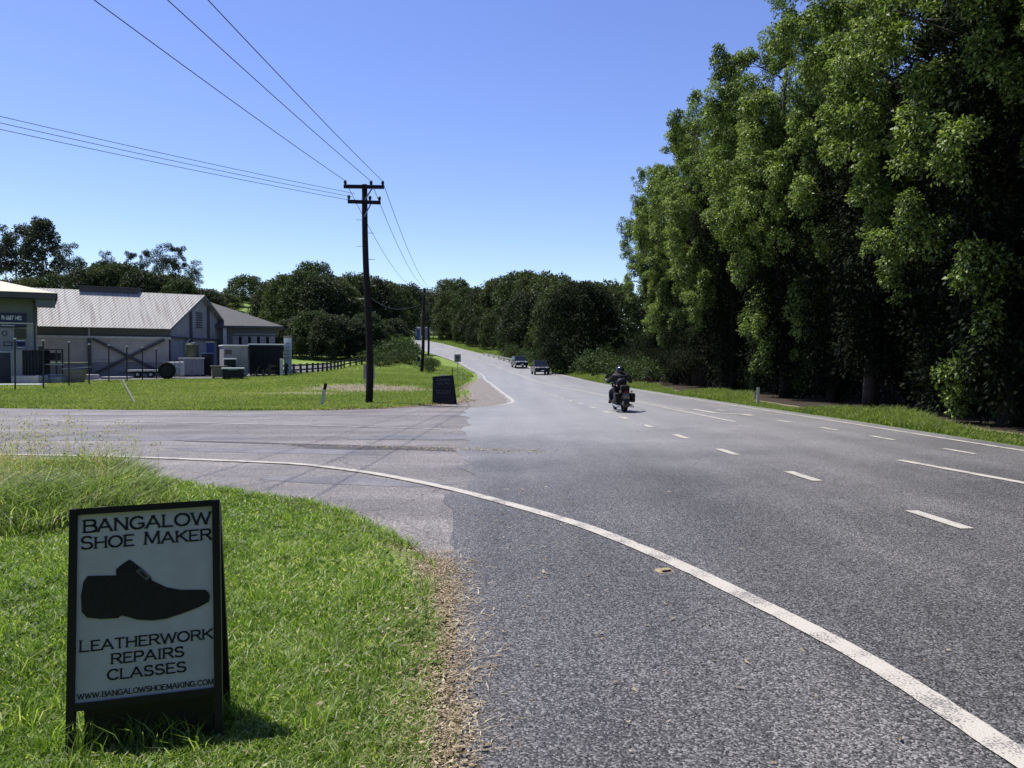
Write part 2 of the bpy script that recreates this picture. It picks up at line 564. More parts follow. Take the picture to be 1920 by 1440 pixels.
XL = sinterp([(-10, -.15), (0, -.2), (3.1, -.24), (4.55, -.31), (6, -.45), (10, -.62), (20, -1.2), (27, -1.6), (32.5, -1.9), (36.4, -1.85), (45, -2.4), (52, -2.75), (62, -2.9), (75, -3.3), (85, -3.75), (95, -4.5), (106, -6.1), (120, -8.5), (135, -12.2), (150, -16.3), (165, -20.5), (180, -25), (200, -31.5), (230, -43.5), (270, -62.5)])
def H(x, y):
    x = np.asarray(x, float); y = np.asarray(y, float)
    z = rise(y)
    t = np.clip((np.where(y > 33, LE(y), -1.8) - 1.0 - x) / 9.0, 0, 1)
    t = t * t * (3 - 2 * t)
    z = z + t * lmound(y)
    t2 = np.clip((LE(np.maximum(y, 33)) - 6 - x) / 30.0, 0, 1)
    z = z + t2 * 9.5 * np.exp(-(((x + 85) / 60) ** 2 + ((y - 215) / 60) ** 2))
    return z
def h1(x, y): return float(H(x, y))

# terrain grid
gx = np.unique(np.concatenate([np.arange(-400, -60, 20), np.arange(-60, -30, 2.5), np.arange(-30, 20, 1.0), np.arange(20, 60, 4), np.arange(60, 401, 20)]))
gy = np.unique(np.concatenate([np.arange(-20, 0, 4), np.arange(0, 130, 1.0), np.arange(130, 270, 2.5), np.arange(270, 420, 10), np.arange(420, 1201, 60)]))
GX, GY = np.meshgrid(gx, gy)
GZ = H(GX, GY) - .02
nx, ny = len(gx), len(gy)
idx = np.arange(nx * ny).reshape(ny, nx)
q = np.stack([idx[:-1, :-1], idx[:-1, 1:], idx[1:, 1:], idx[1:, :-1]], -1).reshape(-1, 4)

def groundmat():
    m = mat('grassy_ground', (.1, .16, .03), .95, .1)
    nt = m.node_tree
    L = nt.links.new
    b = nt.nodes['Principled BSDF']
    tc = nt.nodes.new('ShaderNodeTexCoord')
    n = nt.nodes.new('ShaderNodeTexNoise')
    n.inputs['Scale'].default_value = .35
    n.inputs['Detail'].default_value = 8
    n.inputs['Roughness'].default_value = .7
    L(tc.outputs['Object'], n.inputs['Vector'])
    r = nt.nodes.new('ShaderNodeValToRGB')
    for p, c in ((.5, (.16, .23, .05)),): r.color_ramp.elements.new(p).color = (*c, 1)
    r.color_ramp.elements[0].position = .3
    r.color_ramp.elements[0].color = (.09, .15, .03, 1)
    r.color_ramp.elements[2].position = .72
    r.color_ramp.elements[2].color = (.2, .225, .08, 1)
    L(n.outputs['Fac'], r.inputs[0])
    a = nt.nodes.new('ShaderNodeAttribute')
    a.attribute_name = 'bare'
    n2 = nt.nodes.new('ShaderNodeTexNoise')
    n2.inputs['Scale'].default_value = 1.3
    n2.inputs['Detail'].default_value = 6
    L(tc.outputs['Object'], n2.inputs['Vector'])
    ad = nt.nodes.new('ShaderNodeMath')
    ad.operation = 'MULTIPLY_ADD'
    L(a.outputs['Fac'], ad.inputs[0])
    ad.inputs[1].default_value = 1.0
    L(n2.outputs['Fac'], ad.inputs[2])
    rr = nt.nodes.new('ShaderNodeMapRange')
    rr.inputs[1].default_value = .8
    rr.inputs[2].default_value = 1.2
    L(ad.outputs[0], rr.inputs[0])
    mx = nt.nodes.new('ShaderNodeMix')
    mx.data_type = 'RGBA'
    L(rr.outputs[0], mx.inputs['Factor'])
    L(r.outputs[0], mx.inputs['A'])
    mx.inputs['B'].default_value = (.2, .165, .125, 1)
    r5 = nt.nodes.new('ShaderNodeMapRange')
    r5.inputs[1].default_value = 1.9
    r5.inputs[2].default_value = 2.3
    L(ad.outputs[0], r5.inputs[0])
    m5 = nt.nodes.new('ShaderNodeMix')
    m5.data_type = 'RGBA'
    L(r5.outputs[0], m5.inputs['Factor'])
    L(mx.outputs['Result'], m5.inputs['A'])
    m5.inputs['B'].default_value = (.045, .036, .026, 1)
    L(m5.outputs['Result'], b.inputs['Base Color'])
    n4 = nt.nodes.new('ShaderNodeTexNoise')
    n4.inputs['Scale'].default_value = 14
    n4.inputs['Detail'].default_value = 6
    L(tc.outputs['Object'], n4.inputs['Vector'])
    bp = nt.nodes.new('ShaderNodeBump')
    bp.inputs['Strength'].default_value = .8
    bp.inputs['Distance'].default_value = .08
    L(n4.outputs['Fac'], bp.inputs['Height'])
    L(bp.outputs[0], b.inputs['Normal'])
    return m
M['ground'] = groundmat()
def bare_at(x, y):
    e = lambda cx, cy, rx, ry: np.clip(1.25 - np.sqrt(((x - cx) / rx) ** 2 + ((y - cy) / ry) ** 2), 0, 1)
    b = np.maximum(e(-8.4, 46, 5.2, 6.0), e(-11, 39.5, 4.0, 1.6))
    # dry soil strip along the ragged edge of the near asphalt, wood floor under the tall trees
    near = np.clip(1.15 - np.abs(x - XL(y) + .2) / .42, 0, 1) * (y < 7.2)
    b = np.maximum(b, near)
    b = np.maximum(b, 1.1 * np.clip(1.3 - np.abs(x - XL(y) + .25) / .5, 0, 1) * (y > 30) * (y < 80))
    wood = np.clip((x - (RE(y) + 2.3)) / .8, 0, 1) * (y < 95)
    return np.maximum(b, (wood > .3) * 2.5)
ground = np_mesh('ground', np.stack([GX, GY, GZ], -1).reshape(-1, 3), np.full(len(q), 4), q.ravel(), M['ground'], smooth=True)
tag(ground, kind='structure')
ba = ground.data.attributes.new('bare', 'FLOAT', 'POINT')
ba.data.foreach_set('value', bare_at(GX, GY).ravel().astype(np.float32))

def rz(x, y):      # road surface height
    return H(x, y) + .012 + .05 * np.clip((np.asarray(y) - 55) / 30, 0, 1)

ys = np.concatenate([np.arange(-9, 40, .5), np.arange(40, 262, 1.5)])
rng = np.random.default_rng(5)
cols = 14
rv = []
for y in ys:
    a, b_ = float(XL(y)), float(RE(y)) + .55
    if y < 6.2: a += rng.normal(0, .035)
    elif y < 32: a += .16 * math.sin(y * 1.9) * math.sin(y * .7 + 1) + rng.normal(0, .07)
    for k in range(cols):
        x = a + (b_ - a) * k / (cols - 1)
        rv.append((x, y, float(rz(x, y))))
rv = np.array(rv)
ri = np.arange(len(rv)).reshape(len(ys), cols)
rq = np.stack([ri[:-1, :-1], ri[:-1, 1:], ri[1:, 1:], ri[1:, :-1]], -1).reshape(-1, 4)
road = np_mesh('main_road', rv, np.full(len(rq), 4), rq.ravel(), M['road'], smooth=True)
tag(road, kind='structure')

near_edge = [(-60, 16), (-30, 14.6), (-14, 13.4), (-9, 12.7), (-6.1, 11.6), (-4.6, 10.45), (-3.46, 9.66), (-2.4, 8.9), (-1.8, 8.25), (-1.3, 7.4), (-.9, 6.75), (-.62, 6.3), (-.4, 5.85)]
far_edge = [(-1.7, 33.2), (-2.3, 31), (-3.2, 29.2), (-4.6, 27.3), (-6.4, 26.4), (-10, 26.2), (-14, 26.8), (-18, 27.6), (-30, 29), (-60, 32)]
def jitter(p, k, seed):
    rg = random.Random(seed)
    out = []
    for a, b_ in zip(p[:-1], p[1:]):
        n = max(1, int(math.dist(a, b_) / .25))
        n = min(n, 20)
        for i in range(n):
            t = i / n
            out.append((a[0] + (b_[0] - a[0]) * t + rg.gauss(0, k), a[1] + (b_[1] - a[1]) * t + rg.gauss(0, k)))
    return out + [p[-1]]
ne, fe = jitter(near_edge, .04, 1), jitter(far_edge, .07, 2)
poly = ne + [(.3, 5.9), (.0, 20), (-.5, 33.4)] + fe
s = MB()
s.add([(x, y, .006) for x, y in poly], [tuple(range(len(poly)))])
side = s.build('side_road', M['oldroad'])
tag(side, kind='structure')
if side.data.polygons[0].normal.z < 0: side.data.flip_normals()

def strip(name, pts, width, m, parent, lift=.006, seg=.5, taper=False):
    """a painted line along pts, lying on the road"""
    pts = [Vector((*p, 0)) for p in pts]
    dense = []
    for a, b_ in zip(pts[:-1], pts[1:]):
        n = max(1, int((b_ - a).length / seg))
        dense += [a.lerp(b_, i / n) for i in range(n)]
    dense.append(pts[-1])
    # smooth
    for _ in range(3 if seg > .2 else 45):
        dense = [dense[0]] + [(dense[i - 1] + dense[i] * 2 + dense[i + 1]) / 4 for i in range(1, len(dense) - 1)] + [dense[-1]]
    vs, fs = [], []
    rgs = random.Random(int(abs(pts[0].x * 977 + pts[0].y * 131)))
    for i, p in enumerate(dense):
        d = (dense[min(i + 1, len(dense) - 1)] - dense[max(i - 1, 0)]).normalized()
        nrm = Vector((-d.y, d.x, 0)) * width / 2
        for s_ in (-1, 1):
            c = p + nrm * s_ * (1 + rgs.uniform(-.07, .04))
            vs.append((c.x, c.y, float(rz(c.x, c.y)) + lift))
        if i:
            k = 2 * i
            fs.append((k - 2, k - 1, k + 1, k))
    mb = MB().add(vs, fs)
    o = mb.build(name, m, parent)
    for p_ in o.data.polygons[:1]:
        if p_.normal.z < 0: o.data.flip_normals()
    return o

# near sweeping edge line
near_line = [(2.35, .5), (2.15, 2.2), (2.02, 3.2), (1.95, 4.05), (1.62, 5.2), (1.29, 6.26), (.72, 7.64), (0, 8.77), (-.73, 9.87), (-1.98, 11.3), (-3.3, 12.35), (-6.6, 13.3), (-8.8, 13.6), (-14, 14.4), (-30, 16)]
strip('edge_line', near_line, .15, M['paint'], road, .008, .09)
# far corner edge line
corner = [(-2.2, 27.6), (-1.6, 27.9), (-.7, 28.7), (-.2, 29.8), (.03, 31.2), (.05, 33)] + [(float(LE(y)), y) for y in np.arange(35, 240, 4)]
strip('edge_line', corner, .16, M['paint'], road, .008, .5)
strip('edge_line', [(float(RE(y)), y) for y in np.concatenate([np.arange(-6, 60, 4), np.arange(60, 240, 4)])], .13, M['paint'], road, .008, 1)
CL = sinterp([(21.1, 5.97), (26, 5.55), (33, 4.95), (45, 3.75), (54, 2.85), (70, 1.75), (85, .9), (95, .1), (105, -1.2), (120, -4), (135, -7.6), (150, -11.8), (165, -16.2), (180, -20.8), (200, -27.5), (230, -39.5)])
strip('centre_line', [(float(CL(y)), y) for y in np.arange(21.1, 226, 3)], .13, M['paint'], road, .008, 1)
strip('centre_line', [(float(CL(y)) + .28, y) for y in np.arange(26, 100, 3)], .1, M['paintold'], road, .008, 1)
strip('centre_line', [(6.3, 12.8), (6.74, 10.4), (7.3, 7), (8.0, 2.5)], .15, M['paint'], road, .008, .5)
DL = sinterp([(2, 4.75), (7.95, 4.31), (11, 4.06), (14, 3.83), (16.9, 3.63), (19.7, 3.4), (22.8, 3.2), (25.2, 3.03), (27.9, 2.85), (30.6, 2.66), (35.3, 2.25), (40, 1.95), (50, 1.2), (60, .6)])
for y in [2.2, 5.0, 7.95, 11, 14, 16.9, 19.7, 22.5, 25.2, 27.9, 30.6, 33, 35.4, 37.7, 40, 42.4, 44.8, 47.2]:
    L_ = .46
    strip('lane_dash', [(float(DL(y - L_)), y - L_), (float(DL(y + L_)), y + L_)], .15, M['paint'], road, .008, .3)
for y, x in ((9.4, 8.5), (11.8, 8.22), (14.1, 8.0), (16.6, 7.8), (18.9, 7.6), (21.3, 7.35), (23.8, 7.1), (26.3, 6.95)):
    strip('lane_dash', [(x + .035, y - .45), (x - .035, y + .45)], .12, M['paint'], road, .008, .3)
# faint markings of the side road
strip('edge_line', [(-26, 22.6), (-12, 21.6), (-6, 20.2), (-1.7, 18.9)], .1, M['paintold'], side, .004, 1)
strip('edge_line', [(-24, 24.6), (-12, 24.0), (-7, 23.4), (-4, 22.8)], .09, M['paintold'], side, .004, 1)

def arrow(name, cx, cy, kind, sc=1.0, ang=0.0):
    """painted turn arrow lying on the road, pointing towards -y before ang"""
    mb = MB()
    def P(x, y):
        x, y = x * sc, y * sc
        X = cx + x * math.cos(ang) - y * math.sin(ang)
        Y = cy + x * math.sin(ang) + y * math.cos(ang)
        return (X, Y, float(rz(X, Y)) + .009)
    def quad(*pts): mb.add([P(*p) for p in pts], [tuple(range(len(pts)))])
    if kind == 'turn':
        quad((-.1, 1.6), (.1, 1.6), (.1, -.6), (-.1, -.6))
        quad((-.1, -.6), (.1, -.6), (.55, -1.1), (.45, -1.35))
        quad((.35, -.8), (.62, -1.55), (1.0, -1.25))
    else:
        quad((-.09, 1.6), (.09, 1.6), (.09, -.5), (-.09, -.5))
        quad((-.34, -.5), (.34, -.5), (0, -1.6))
    o = mb.build(name, M['paint'], road)
    return o
arrow('lane_arrow', 6.35, 25.3, 'turn', 1.0, R(6))
arrow('lane_arrow', 3.75, 54.5, 'straight', 1.1, R(8))
arrow('lane_arrow', 1.3, 93, 'straight', 1.1, R(10))
for (x, y) in ((-.45, 55), (-2.0, 79)):
    strip('bar_mark', [(x - .42, y - .1), (x + .42, y + .1)], .9, M['paintold'], road, .009, .3)

# dirt and stain sheets on the side road
def blob(name, cx, cy, rx, ry, z, m, seed, ang=0.0, n=40):
    rg = random.Random(seed)
    ph = [(rg.random() * 6.28, rg.uniform(.05, .22)) for _ in range(5)]
    pts = []
    for i in range(n):
        a = 2 * math.pi * i / n
        k = 1 + sum(am * math.sin((j + 2) * a + p) for j, (p, am) in enumerate(ph)) * .6
        x, y = rx * k * math.cos(a), ry * k * math.sin(a)
        pts.append((cx + x * math.cos(ang) - y * math.sin(ang), cy + x * math.sin(ang) + y * math.cos(ang), z))
    o = MB().add(pts, [tuple(range(n))]).build(name, m)
    if o.data.polygons[0].normal.z < 0: o.data.flip_normals()
    return tag(o, kind='structure')
M['stain'] = asphalt('stained_asphalt', (.028, .026, .024), (.15, .14, .125), 60, .8)
M['patch'] = asphalt('patched_asphalt', (.1, .095, .094), (.27, .26, .255), 80, .8, rough=.5)
blob('road_stain', -1.9, 14.6, 2.3, .34, .0095, M['stain'], 3, R(-12))
blob('road_stain', -5.0, 15.6, 1.8, .14, .0105, M['stain'], 8, R(-14))
blob('road_patch', -2.2, 10.6, 1.3, .35, .0092, M['patch'], 4, R(-15))
blob('road_patch', -4.2, 14.2, 2.2, .35, .0090, M['patch'], 5, R(-8))
blob('road_patch', -1.9, 16.8, 1.6, .5, .0112, M['patch'], 6, R(5))
blob('road_patch', -8, 16.6, 2.6, .5, .0088, M['patch'], 9, R(3))
# gravel shoulder on the far corner
rgg = random.Random(4)
gpts = [(-2.1, 28.15), (-1.4, 28.45), (-.8, 29.2), (-.42, 30.2), (-.24, 31.4), (-.2, 33)] + [(float(LE(y)) - .2 + rgg.gauss(0, .05), y) for y in np.arange(34, 76, .7)]
gpts += [(float(XL(y)) + .03, y) for y in np.arange(75, 33.5, -1.5)] + [(-1.85, 33), (-2.25, 31), (-2.85, 29.6)]
g = MB()
g.add([(x, y, float(rz(x, y)) + .006) for x, y in gpts], [tuple(range(len(gpts)))])
go = g.build('gravel_shoulder', mat('pale_gravel', (.2, .183, .17), .95, .1, noise=(3, .3), bump=(60, .8, .02)))
if go.data.polygons[0].normal.z < 0: go.data.flip_normals()
tag(go, kind='structure')
# yard round the sheds
yx = np.arange(-52, -17.9, 1.0); yy = np.arange(47, 96, 1.0)
vs, fs, ix = [], [], {}
for y in yy:
    for x in yx:
        lim = 49 + (x + 40) * .4 if x > -40 else 49
        if y >= lim and x < -19.6 + (.0 if y < 70 else 0):
            ix[(x, y)] = len(vs)
            vs.append((x, y, h1(x, y) + .03))
for (x, y) in list(ix):
    k = [(x, y), (x + 1, y), (x + 1, y + 1), (x, y + 1)]
    if all(p in ix for p in k): fs.append(tuple(ix[p] for p in k))
yd = MB().add(vs, fs).build('yard_paving', M['yard'])
tag(yd, kind='structure')

# ------------------------------------------------------------------ buildings
def V3(x, y, z): return Vector((x, y, z))
def quadmb(mb, *pts):
    mb.add(pts, [tuple(range(len(pts)))])
def slab(mb, p00, p10, p11, p01, th):
    """a plate with four top corners and a thickness downwards"""
    t = [Vector(p) for p in (p00, p10, p11, p01)]
    b_ = [p - Vector((0, 0, th)) for p in t]
    mb.add(t + b_, [(0, 1, 2, 3), (7, 6, 5, 4), (0, 4, 5, 1), (1, 5, 6, 2), (2, 6, 7, 3), (3, 7, 4, 0)])
def text(name, body, size, loc, rot, m, parent, sx=1.0, align='CENTER', depth=.002, off=0.0):
    cu = bpy.data.curves.new(name, 'FONT')
    cu.body = body
    cu.size = size
    cu.align_x = align
    cu.align_y = 'CENTER'
    cu.extrude = depth
    cu.offset = off
    cu.materials.append(m)
    o = bpy.data.objects.new(name, cu)
    COL.objects.link(o)
    o.parent = parent
    o.location = loc
    o.rotation_euler = rot
    o.scale = (sx, 1, 1)
    C.view_layer.update()
    me = bpy.data.meshes.new_from_object(o.evaluated_get(C.evaluated_depsgraph_get()))
    n_ = bpy.data.objects.new(name, me)
    COL.objects.link(n_)
    n_.parent = parent
    n_.location, n_.rotation_euler, n_.scale = loc, rot, (sx, 1, 1)
    bpy.data.objects.remove(o)
    n_.name = name
    return n_

# --- large pale shed with the corrugated roof
W1 = Vector((-26.9, 62, 0)); av = Vector((.842, .54, 0)); gv = Vector((.07, 1.0, 0))
ang = math.atan2(av.y, av.x)
zb = .35
shed = empty('warehouse', (W1.x, W1.y, 0), ang, 'long pale shed with streaked corrugated iron roof and cross braced wall', 'shed')
inv = (Matrix.Translation((W1.x, W1.y, 0)) @ Matrix.Rotation(ang, 4, 'Z')).inverted()
def sh(s_, g_, z): return inv @ (Vector((W1.x, W1.y, z)) - av * s_ + gv * g_)
LEN = 19.0; EZ = 4.62; RZ = 7.35; GW = 5.2
n = int(LEN / .045)
for side_ in (1, -1):
    vs, fs = [], []
    for i in range(n + 1):
        s_ = -.45 + (LEN + .9) * i / n
        c = .02 * math.sin(2 * math.pi * s_ / .24)
        g0, g1 = (-.75, GW) if side_ == 1 else (2 * GW + .75, GW)
        zE = EZ - .75 * (RZ - EZ) / GW
        vs += [sh(s_, g0, zE + c), sh(s_, g1, RZ + c)]
        if i: fs.append((2 * i - 2, 2 * i, 2 * i + 1, 2 * i - 1))
    MB().add(vs, fs).build('roof_sheet', M['roof'], shed, smooth=True)
mb = MB()   # ridge ventilator
slab(mb, sh(4.6, GW - .5, RZ + .32), sh(8.9, GW - .5, RZ + .32), sh(8.9, GW + .5, RZ + .32), sh(4.6, GW + .5, RZ + .32), .08)
slab(mb, sh(4.7, GW - .35, RZ + .24), sh(8.8, GW - .35, RZ + .24), sh(8.8, GW + .35, RZ + .24), sh(4.7, GW + .35, RZ + .24), .4)
mb.build('ridge_vent', M['slate'], shed)
def wallpiece(name, m, s0, s1, z0, z1, g_=0.0, th=.1):
    mb = MB()
    pts = []
    for z in (z0, z1):
        pts += [sh(s0, g_, z), sh(s1, g_, z), sh(s1, g_ + th, z), sh(s0, g_ + th, z)]
    mb.add(pts, [(3, 2, 1, 0), (4, 5, 6, 7), (0, 1, 5, 4), (1, 2, 6, 5), (2, 3, 7, 6), (3, 0, 4, 7)])
    return mb.build(name, m, shed)
wallpiece('upper_cladding', M['greenwall'], 0.0, LEN, 3.55, EZ - .02, .3)
wallpiece('wall_panel', M['cream'], 0.1, 5.5, 1.62, 3.42, .1)
wallpiece('wall_panel', M['cream'], 5.5, LEN, 1.62, 3.42, .1)
wallpiece('wall_base', M['greywall'], 0.1, LEN, zb - .3, 1.60, .08)
wallpiece('wall_beam', M['offwhite'], -.05, LEN, 3.42, 3.6, -.02, .25)
mb = MB()
mb.bar(sh(5.52, -.02, zb), sh(5.52, -.02, 3.42), .22, .22)
mb.build('wall_post', M['slate'], shed)
MB().bar(sh(5.5, -.1, 4.4), sh(5.5, -.1, 3.6), .12, .12).build('downpipe', M['galv'], shed)
MB().bar(sh(5.3, -.05, 3.4), sh(.3, -.05, .7), .1, .2).build('cross_brace', M['slate'], shed)
MB().bar(sh(.3, -.10, 3.4), sh(5.3, -.10, .7), .1, .2).build('cross_brace', M['slate'], shed)
# gable end
gm = MB()
quadmb(gm, sh(0, .2, zb - .3), sh(0, 2 * GW, zb - .3), sh(0, 2 * GW, EZ - .1), sh(0, GW, RZ - .1), sh(0, .2, EZ - .1))
gm.build('gable_wall', M['bluewall'], shed)
gm = MB()
quadmb(gm, sh(LEN, .2, zb - .3), sh(LEN, 2 * GW, zb - .3), sh(LEN, 2 * GW, EZ - .1), sh(LEN, GW, RZ - .1), sh(LEN, .2, EZ - .1))
gm.build('gable_wall', M['bluewall'], shed)
for g_ in (3.4, 6.6):
    MB().bar(sh(-.06, g_, zb), sh(-.06, g_, RZ - .15 - abs(g_ - GW) * (RZ - EZ) / GW), .3, .14).build('gable_post', M['slate'], shed)
MB().bar(sh(-.12, .2, 3.6), sh(-.12, 2 * GW, 3.6), .1, .16).build('gable_rail', M['slate'], shed)
mb = MB()
mb.bar(sh(-.42, -.75, EZ - .5), sh(-.42, GW, RZ - .1), .06, .2)
mb.bar(sh(-.42, GW, RZ - .1), sh(-.42, 2 * GW + .75, EZ - .5), .06, .2)
mb.build('barge_board', M['greenwall'], shed)
lv = MB()
for k in range(7): lv.bar(sh(-.08, 4.5, 4.6 + k * .2), sh(-.08, 5.5, 4.6 + k * .2), .05, .09)
lv.build('louvre_vent', M['slate'], shed)
MB().tube([sh(-.2, 2.2, .4), sh(-.2, 2.2, 3.2), sh(-.2, 2.9, 3.5)], .07, 6).build('wall_pipe', M['galv'], shed)
MB().bar(sh(-.1, 8.5, zb), sh(-.1, 8.5, 3.5), .5, .1).build('roller_door', M['slate'], shed)

# --- cream office block at the left edge
B1R = R(31)
b1 = empty('workshop_building', (-31.2, 52, 0), B1R, 'cream and grey green workshop with navy sign boards at the left edge', 'building')
zt = 6.15
MB().box((-6, 2.1, 5.15), (12, 4.2, 2.0)).build('upper_cladding', M['greenwall'], b1)
MB().box((-6, 2.12, 2.1), (11.9, 4.16, 4.06)).build('wall', M['cream'], b1)
MB().box((-6, -.02, 4.16), (12.02, .08, .1)).build('trim_board', M['offwhite'], b1)
mb = MB()
e = [(-13, -.9, zt), (1.15, -.9, zt), (1.15, 5.1, zt), (-13, 5.1, zt)]
mb.add(e + [(-11, 2.1, 7.5), (-4.4, 2.1, 7.5)], [(0, 1, 5, 4), (1, 2, 5), (2, 3, 4, 5), (3, 0, 4)])
mb.build('hip_roof', M['creamroof'], b1)
mb = MB()
mb.box((-5.92, -.84, zt - .2), (14.1, .1, .36)).box((1.1, 2.1, zt - .2), (.1, 5.98, .36))
mb.build('fascia', M['slate'], b1)
MB().box((.45, -.35, zt - .62), (1.1, .9, .6)).build('eave_box', M['greenwall'], b1)
MB().box((-5.9, 2.1, zt - .45), (13.6, 5.8, .05)).build('soffit', M['slate'], b1)
MB().tube([(-.18, -.12, 5.6), (-.18, -.12, .2)], .06, 6).build('downpipe', M['slate'], b1)
def board(name, x0, x1, z0, z1, m, parent, y=-.06, th=.05):
    return MB().box(((x0 + x1) / 2, y, (z0 + z1) / 2), (x1 - x0, th, z1 - z0)).build(name, m, parent)
# in front of wall x: px -> world at y=52
def wx(px):
    r_ = (px - 960) / F
    return (31.2 + 52 * r_) / (math.cos(B1R) - math.sin(B1R) * r_)
def wz(py): return CAMZ + (680 - py) / F * 51.5
sg = board('sign_board', wx(-30), wx(51), wz(605), wz(588), M['navy'], b1)
text('lettering', 'Ph 6687 1402', .4, (wx(23.5), -.09, wz(597)), (R(90), 0, 0), M['white'], sg, .5, off=.006)
sg2 = board('sign_board', wx(-30), wx(51), wz(614), wz(608.5), M['navy'], b1)
MB().box((wx(16), -.09, wz(611)), (.75, .012, .06)).build('lettering_line', M['offwhite'], sg2)
pw = board('poster_board', wx(-30), wx(28), wz(658), wz(615), M['bluewall'], b1)
MB().torus((wx(10), -.085, wz(625.5)), .13, .025, 'y', 18, 6).build('emblem', M['navy'], pw)
fr = MB().box((wx(16), -.085, wz(645)), (.5, .012, .3))
fr.build('poster_frame', M['navy'], pw)
MB().box((wx(16), -.094, wz(645)), (.38, .012, .18)).build('poster_print', M['greywall'], pw)
board('dark_panel', wx(29), wx(50), wz(635), wz(617), M['olive'], b1)
nb = board('notice_frame', wx(32), wx(48), wz(652), wz(638), M['white'], b1)
MB().box((wx(40), -.088, wz(645)), (.46, .012, .36)).build('notice_print', M['navy'], nb)
rl = board('dark_doorway', wx(-30), wx(28), .25, wz(661), M['slate'], b1)
MB().box((wx(-15), -.1, wz(660)), (2.2, .08, .1)).build('canopy_rail', M['offwhite'], rl)

# --- second building with grey hip roof
b2 = empty('hall_building', (-26.5, 70.5, 0), R(17), 'low hall with dark grey hip roof and a row of pale pilasters', 'building')
bz = .6
ez2 = 4.9
x0, x1, d2 = -10.0, 5.3, 8.5
mb = MB()
mb.add([(x0 - .5, -.5, ez2), (x1 + .6, -.5, ez2), (x1 + .6, d2, ez2), (x0 - .5, d2, ez2), (-3.2, 4, 7.6), (-1.2, 4, 7.45)],
       [(0, 1, 5, 4), (1, 2, 5), (2, 3, 4, 5), (3, 0, 4)])
mb.build('hip_roof', M['slate'], b2)
MB().box(((x0 + x1) / 2, 4, (bz + ez2) / 2 - .2), (x1 - x0, 8, ez2 - bz + .36)).build('wall', M['greenwall'], b2)
mb = MB().box(((x0 + x1) / 2 + .05, -.46, ez2 - .1), (x1 - x0 + 1.1, .08, .2))
mb.build('fascia', M['slate'], b2)
MB().box((3.4, -.06, 4.18), (3.6, .1, .12)).build('wall_band', M['bluewall'], b2)
for k in range(5):
    MB().box((1.75 + k * .78, -.06, 2.4), (.52, .1, 3.2)).build('pilaster', M['bluewall'], b2)
for k in range(5):
    MB().box((2.14 + k * .78, -.03, 2.9), (.28, .06, 2.0)).build('window', M['glass'], b2)
MB().bar((.85, -.3, .4), (.85, -.3, ez2 - .2), .3, .2).build('corner_post', M['offwhite'], b2)
MB().box((1.6, -.05, 3.1), (1.0, .08, .08), (0, R(-12), 0)).build('awning_bar', M['galv'], b2)

# ------------------------------------------------------------------ yard clutter
def gp(px, d):
    x = at(px, 700, d).x
    return Vector((x, d, h1(x, d) + .02))
def pxw(n, d): return n / F * d
# white box trailer / cool room
def cabinet(name, px0, px1, pytop, d, depth, m, label, cat, lidm=None, ribs=0, rzd=0, feet=True):
    rzd += 17
    p = gp((px0 + px1) / 2, d)
    wdt = pxw(px1 - px0, d)
    top = at((px0 + px1) / 2, pytop, d).z - p.z
    r_ = empty(name, p, R(rzd), label, cat)
    b0 = .12 if feet else 0
    bd = MB().box((0, depth / 2, (top + b0) / 2), (wdt, depth, top - b0))
    for k in range(ribs):
        bd.box((-wdt / 2 + wdt * (k + .5) / ribs, -.02, (top + b0) / 2), (.05, .05, (top - b0) * .9))
    bd.build('body', m, r_, bevel=.03)
    MB().box((0, depth / 2, top + .045), (wdt + .12, depth + .12, .09)).build('lid', lidm or m, r_, bevel=.02)
    if feet:
        for sx in (-1, 1):
            MB().box((sx * (wdt / 2 - .15), depth / 2, .06), (.12, depth * .8, .118)).build('skid', M['black'], r_)
    return r_, wdt, top
c1, wc, tc_ = cabinet('storage_box', 421, 464, 649, 60, 2.0, M['bluewall'], 'pale grey storage box with white lid in front of the hall', 'storage box', M['white'], 0, 12)
MB().box((-.55, -.03, tc_ - .45), (.45, .03, .35)).build('label_plate', M['slate'], c1)
MB().box((.35, -.03, tc_ / 2), (.05, .04, tc_ * .7)).build('door_seam', M['greywall'], c1)
c2, w2, t2_ = cabinet('shipping_container', 469, 530, 647, 63, 2.6, M['blackrough'], 'black shipping container with pale roof beside the white sign board', 'container', M['white'], 14, 2)
for sx in (-1, 1):
    MB().bar((sx * .4 + .3, -.06, .3), (sx * .4 + .3, -.06, t2_ - .2), .04, .04).build('lock_bar', M['darkmetal'], c2)
c3, w3, t3_ = cabinet('crate', 398, 424, 688, 56.6, 1.5, M['tan'], 'tan timber crate behind the black bin with the white lid', 'crate', M['tan'], 4, 5, True)
c4, w4, t4_ = cabinet('skip_bin', 418, 456, 692, 55.2, 1.3, M['blackrough'], 'black skip bin with white lid at the edge of the grass', 'bin', M['white'], 0, 3)
MB().tube([(-.35, -.06, .7), (.35, -.06, .7)], .025, 6).build('handle', M['galv'], c4)
c5, w5, t5_ = cabinet('cool_box', 421, 441, 674, 58, 1.0, M['blackrough'], 'small black box with white lid standing before the storage box', 'box', M['white'], 0, 0)
MB().box((0, -.03, t5_ * .6), (.2, .03, .06)).build('latch', M['galv'], c5)
c6, w6, t6_ = cabinet('steel_cabinet', 338, 381, 673, 60.5, 1.3, M['greywall'], 'grey steel cabinet below the olive water tank', 'cabinet', M['offwhite'], 5, 4)
MB().box((0, -.05, t6_ * .55), (.04, .03, .3)).build('handle', M['galv'], c6)
c7, w7, t7_ = cabinet('wheelie_bin', 379, 398, 664, 62.0, .9, M['blackrough'], 'dark blue lidded bin against the gable wall', 'bin', M['blue'], 0, 0)
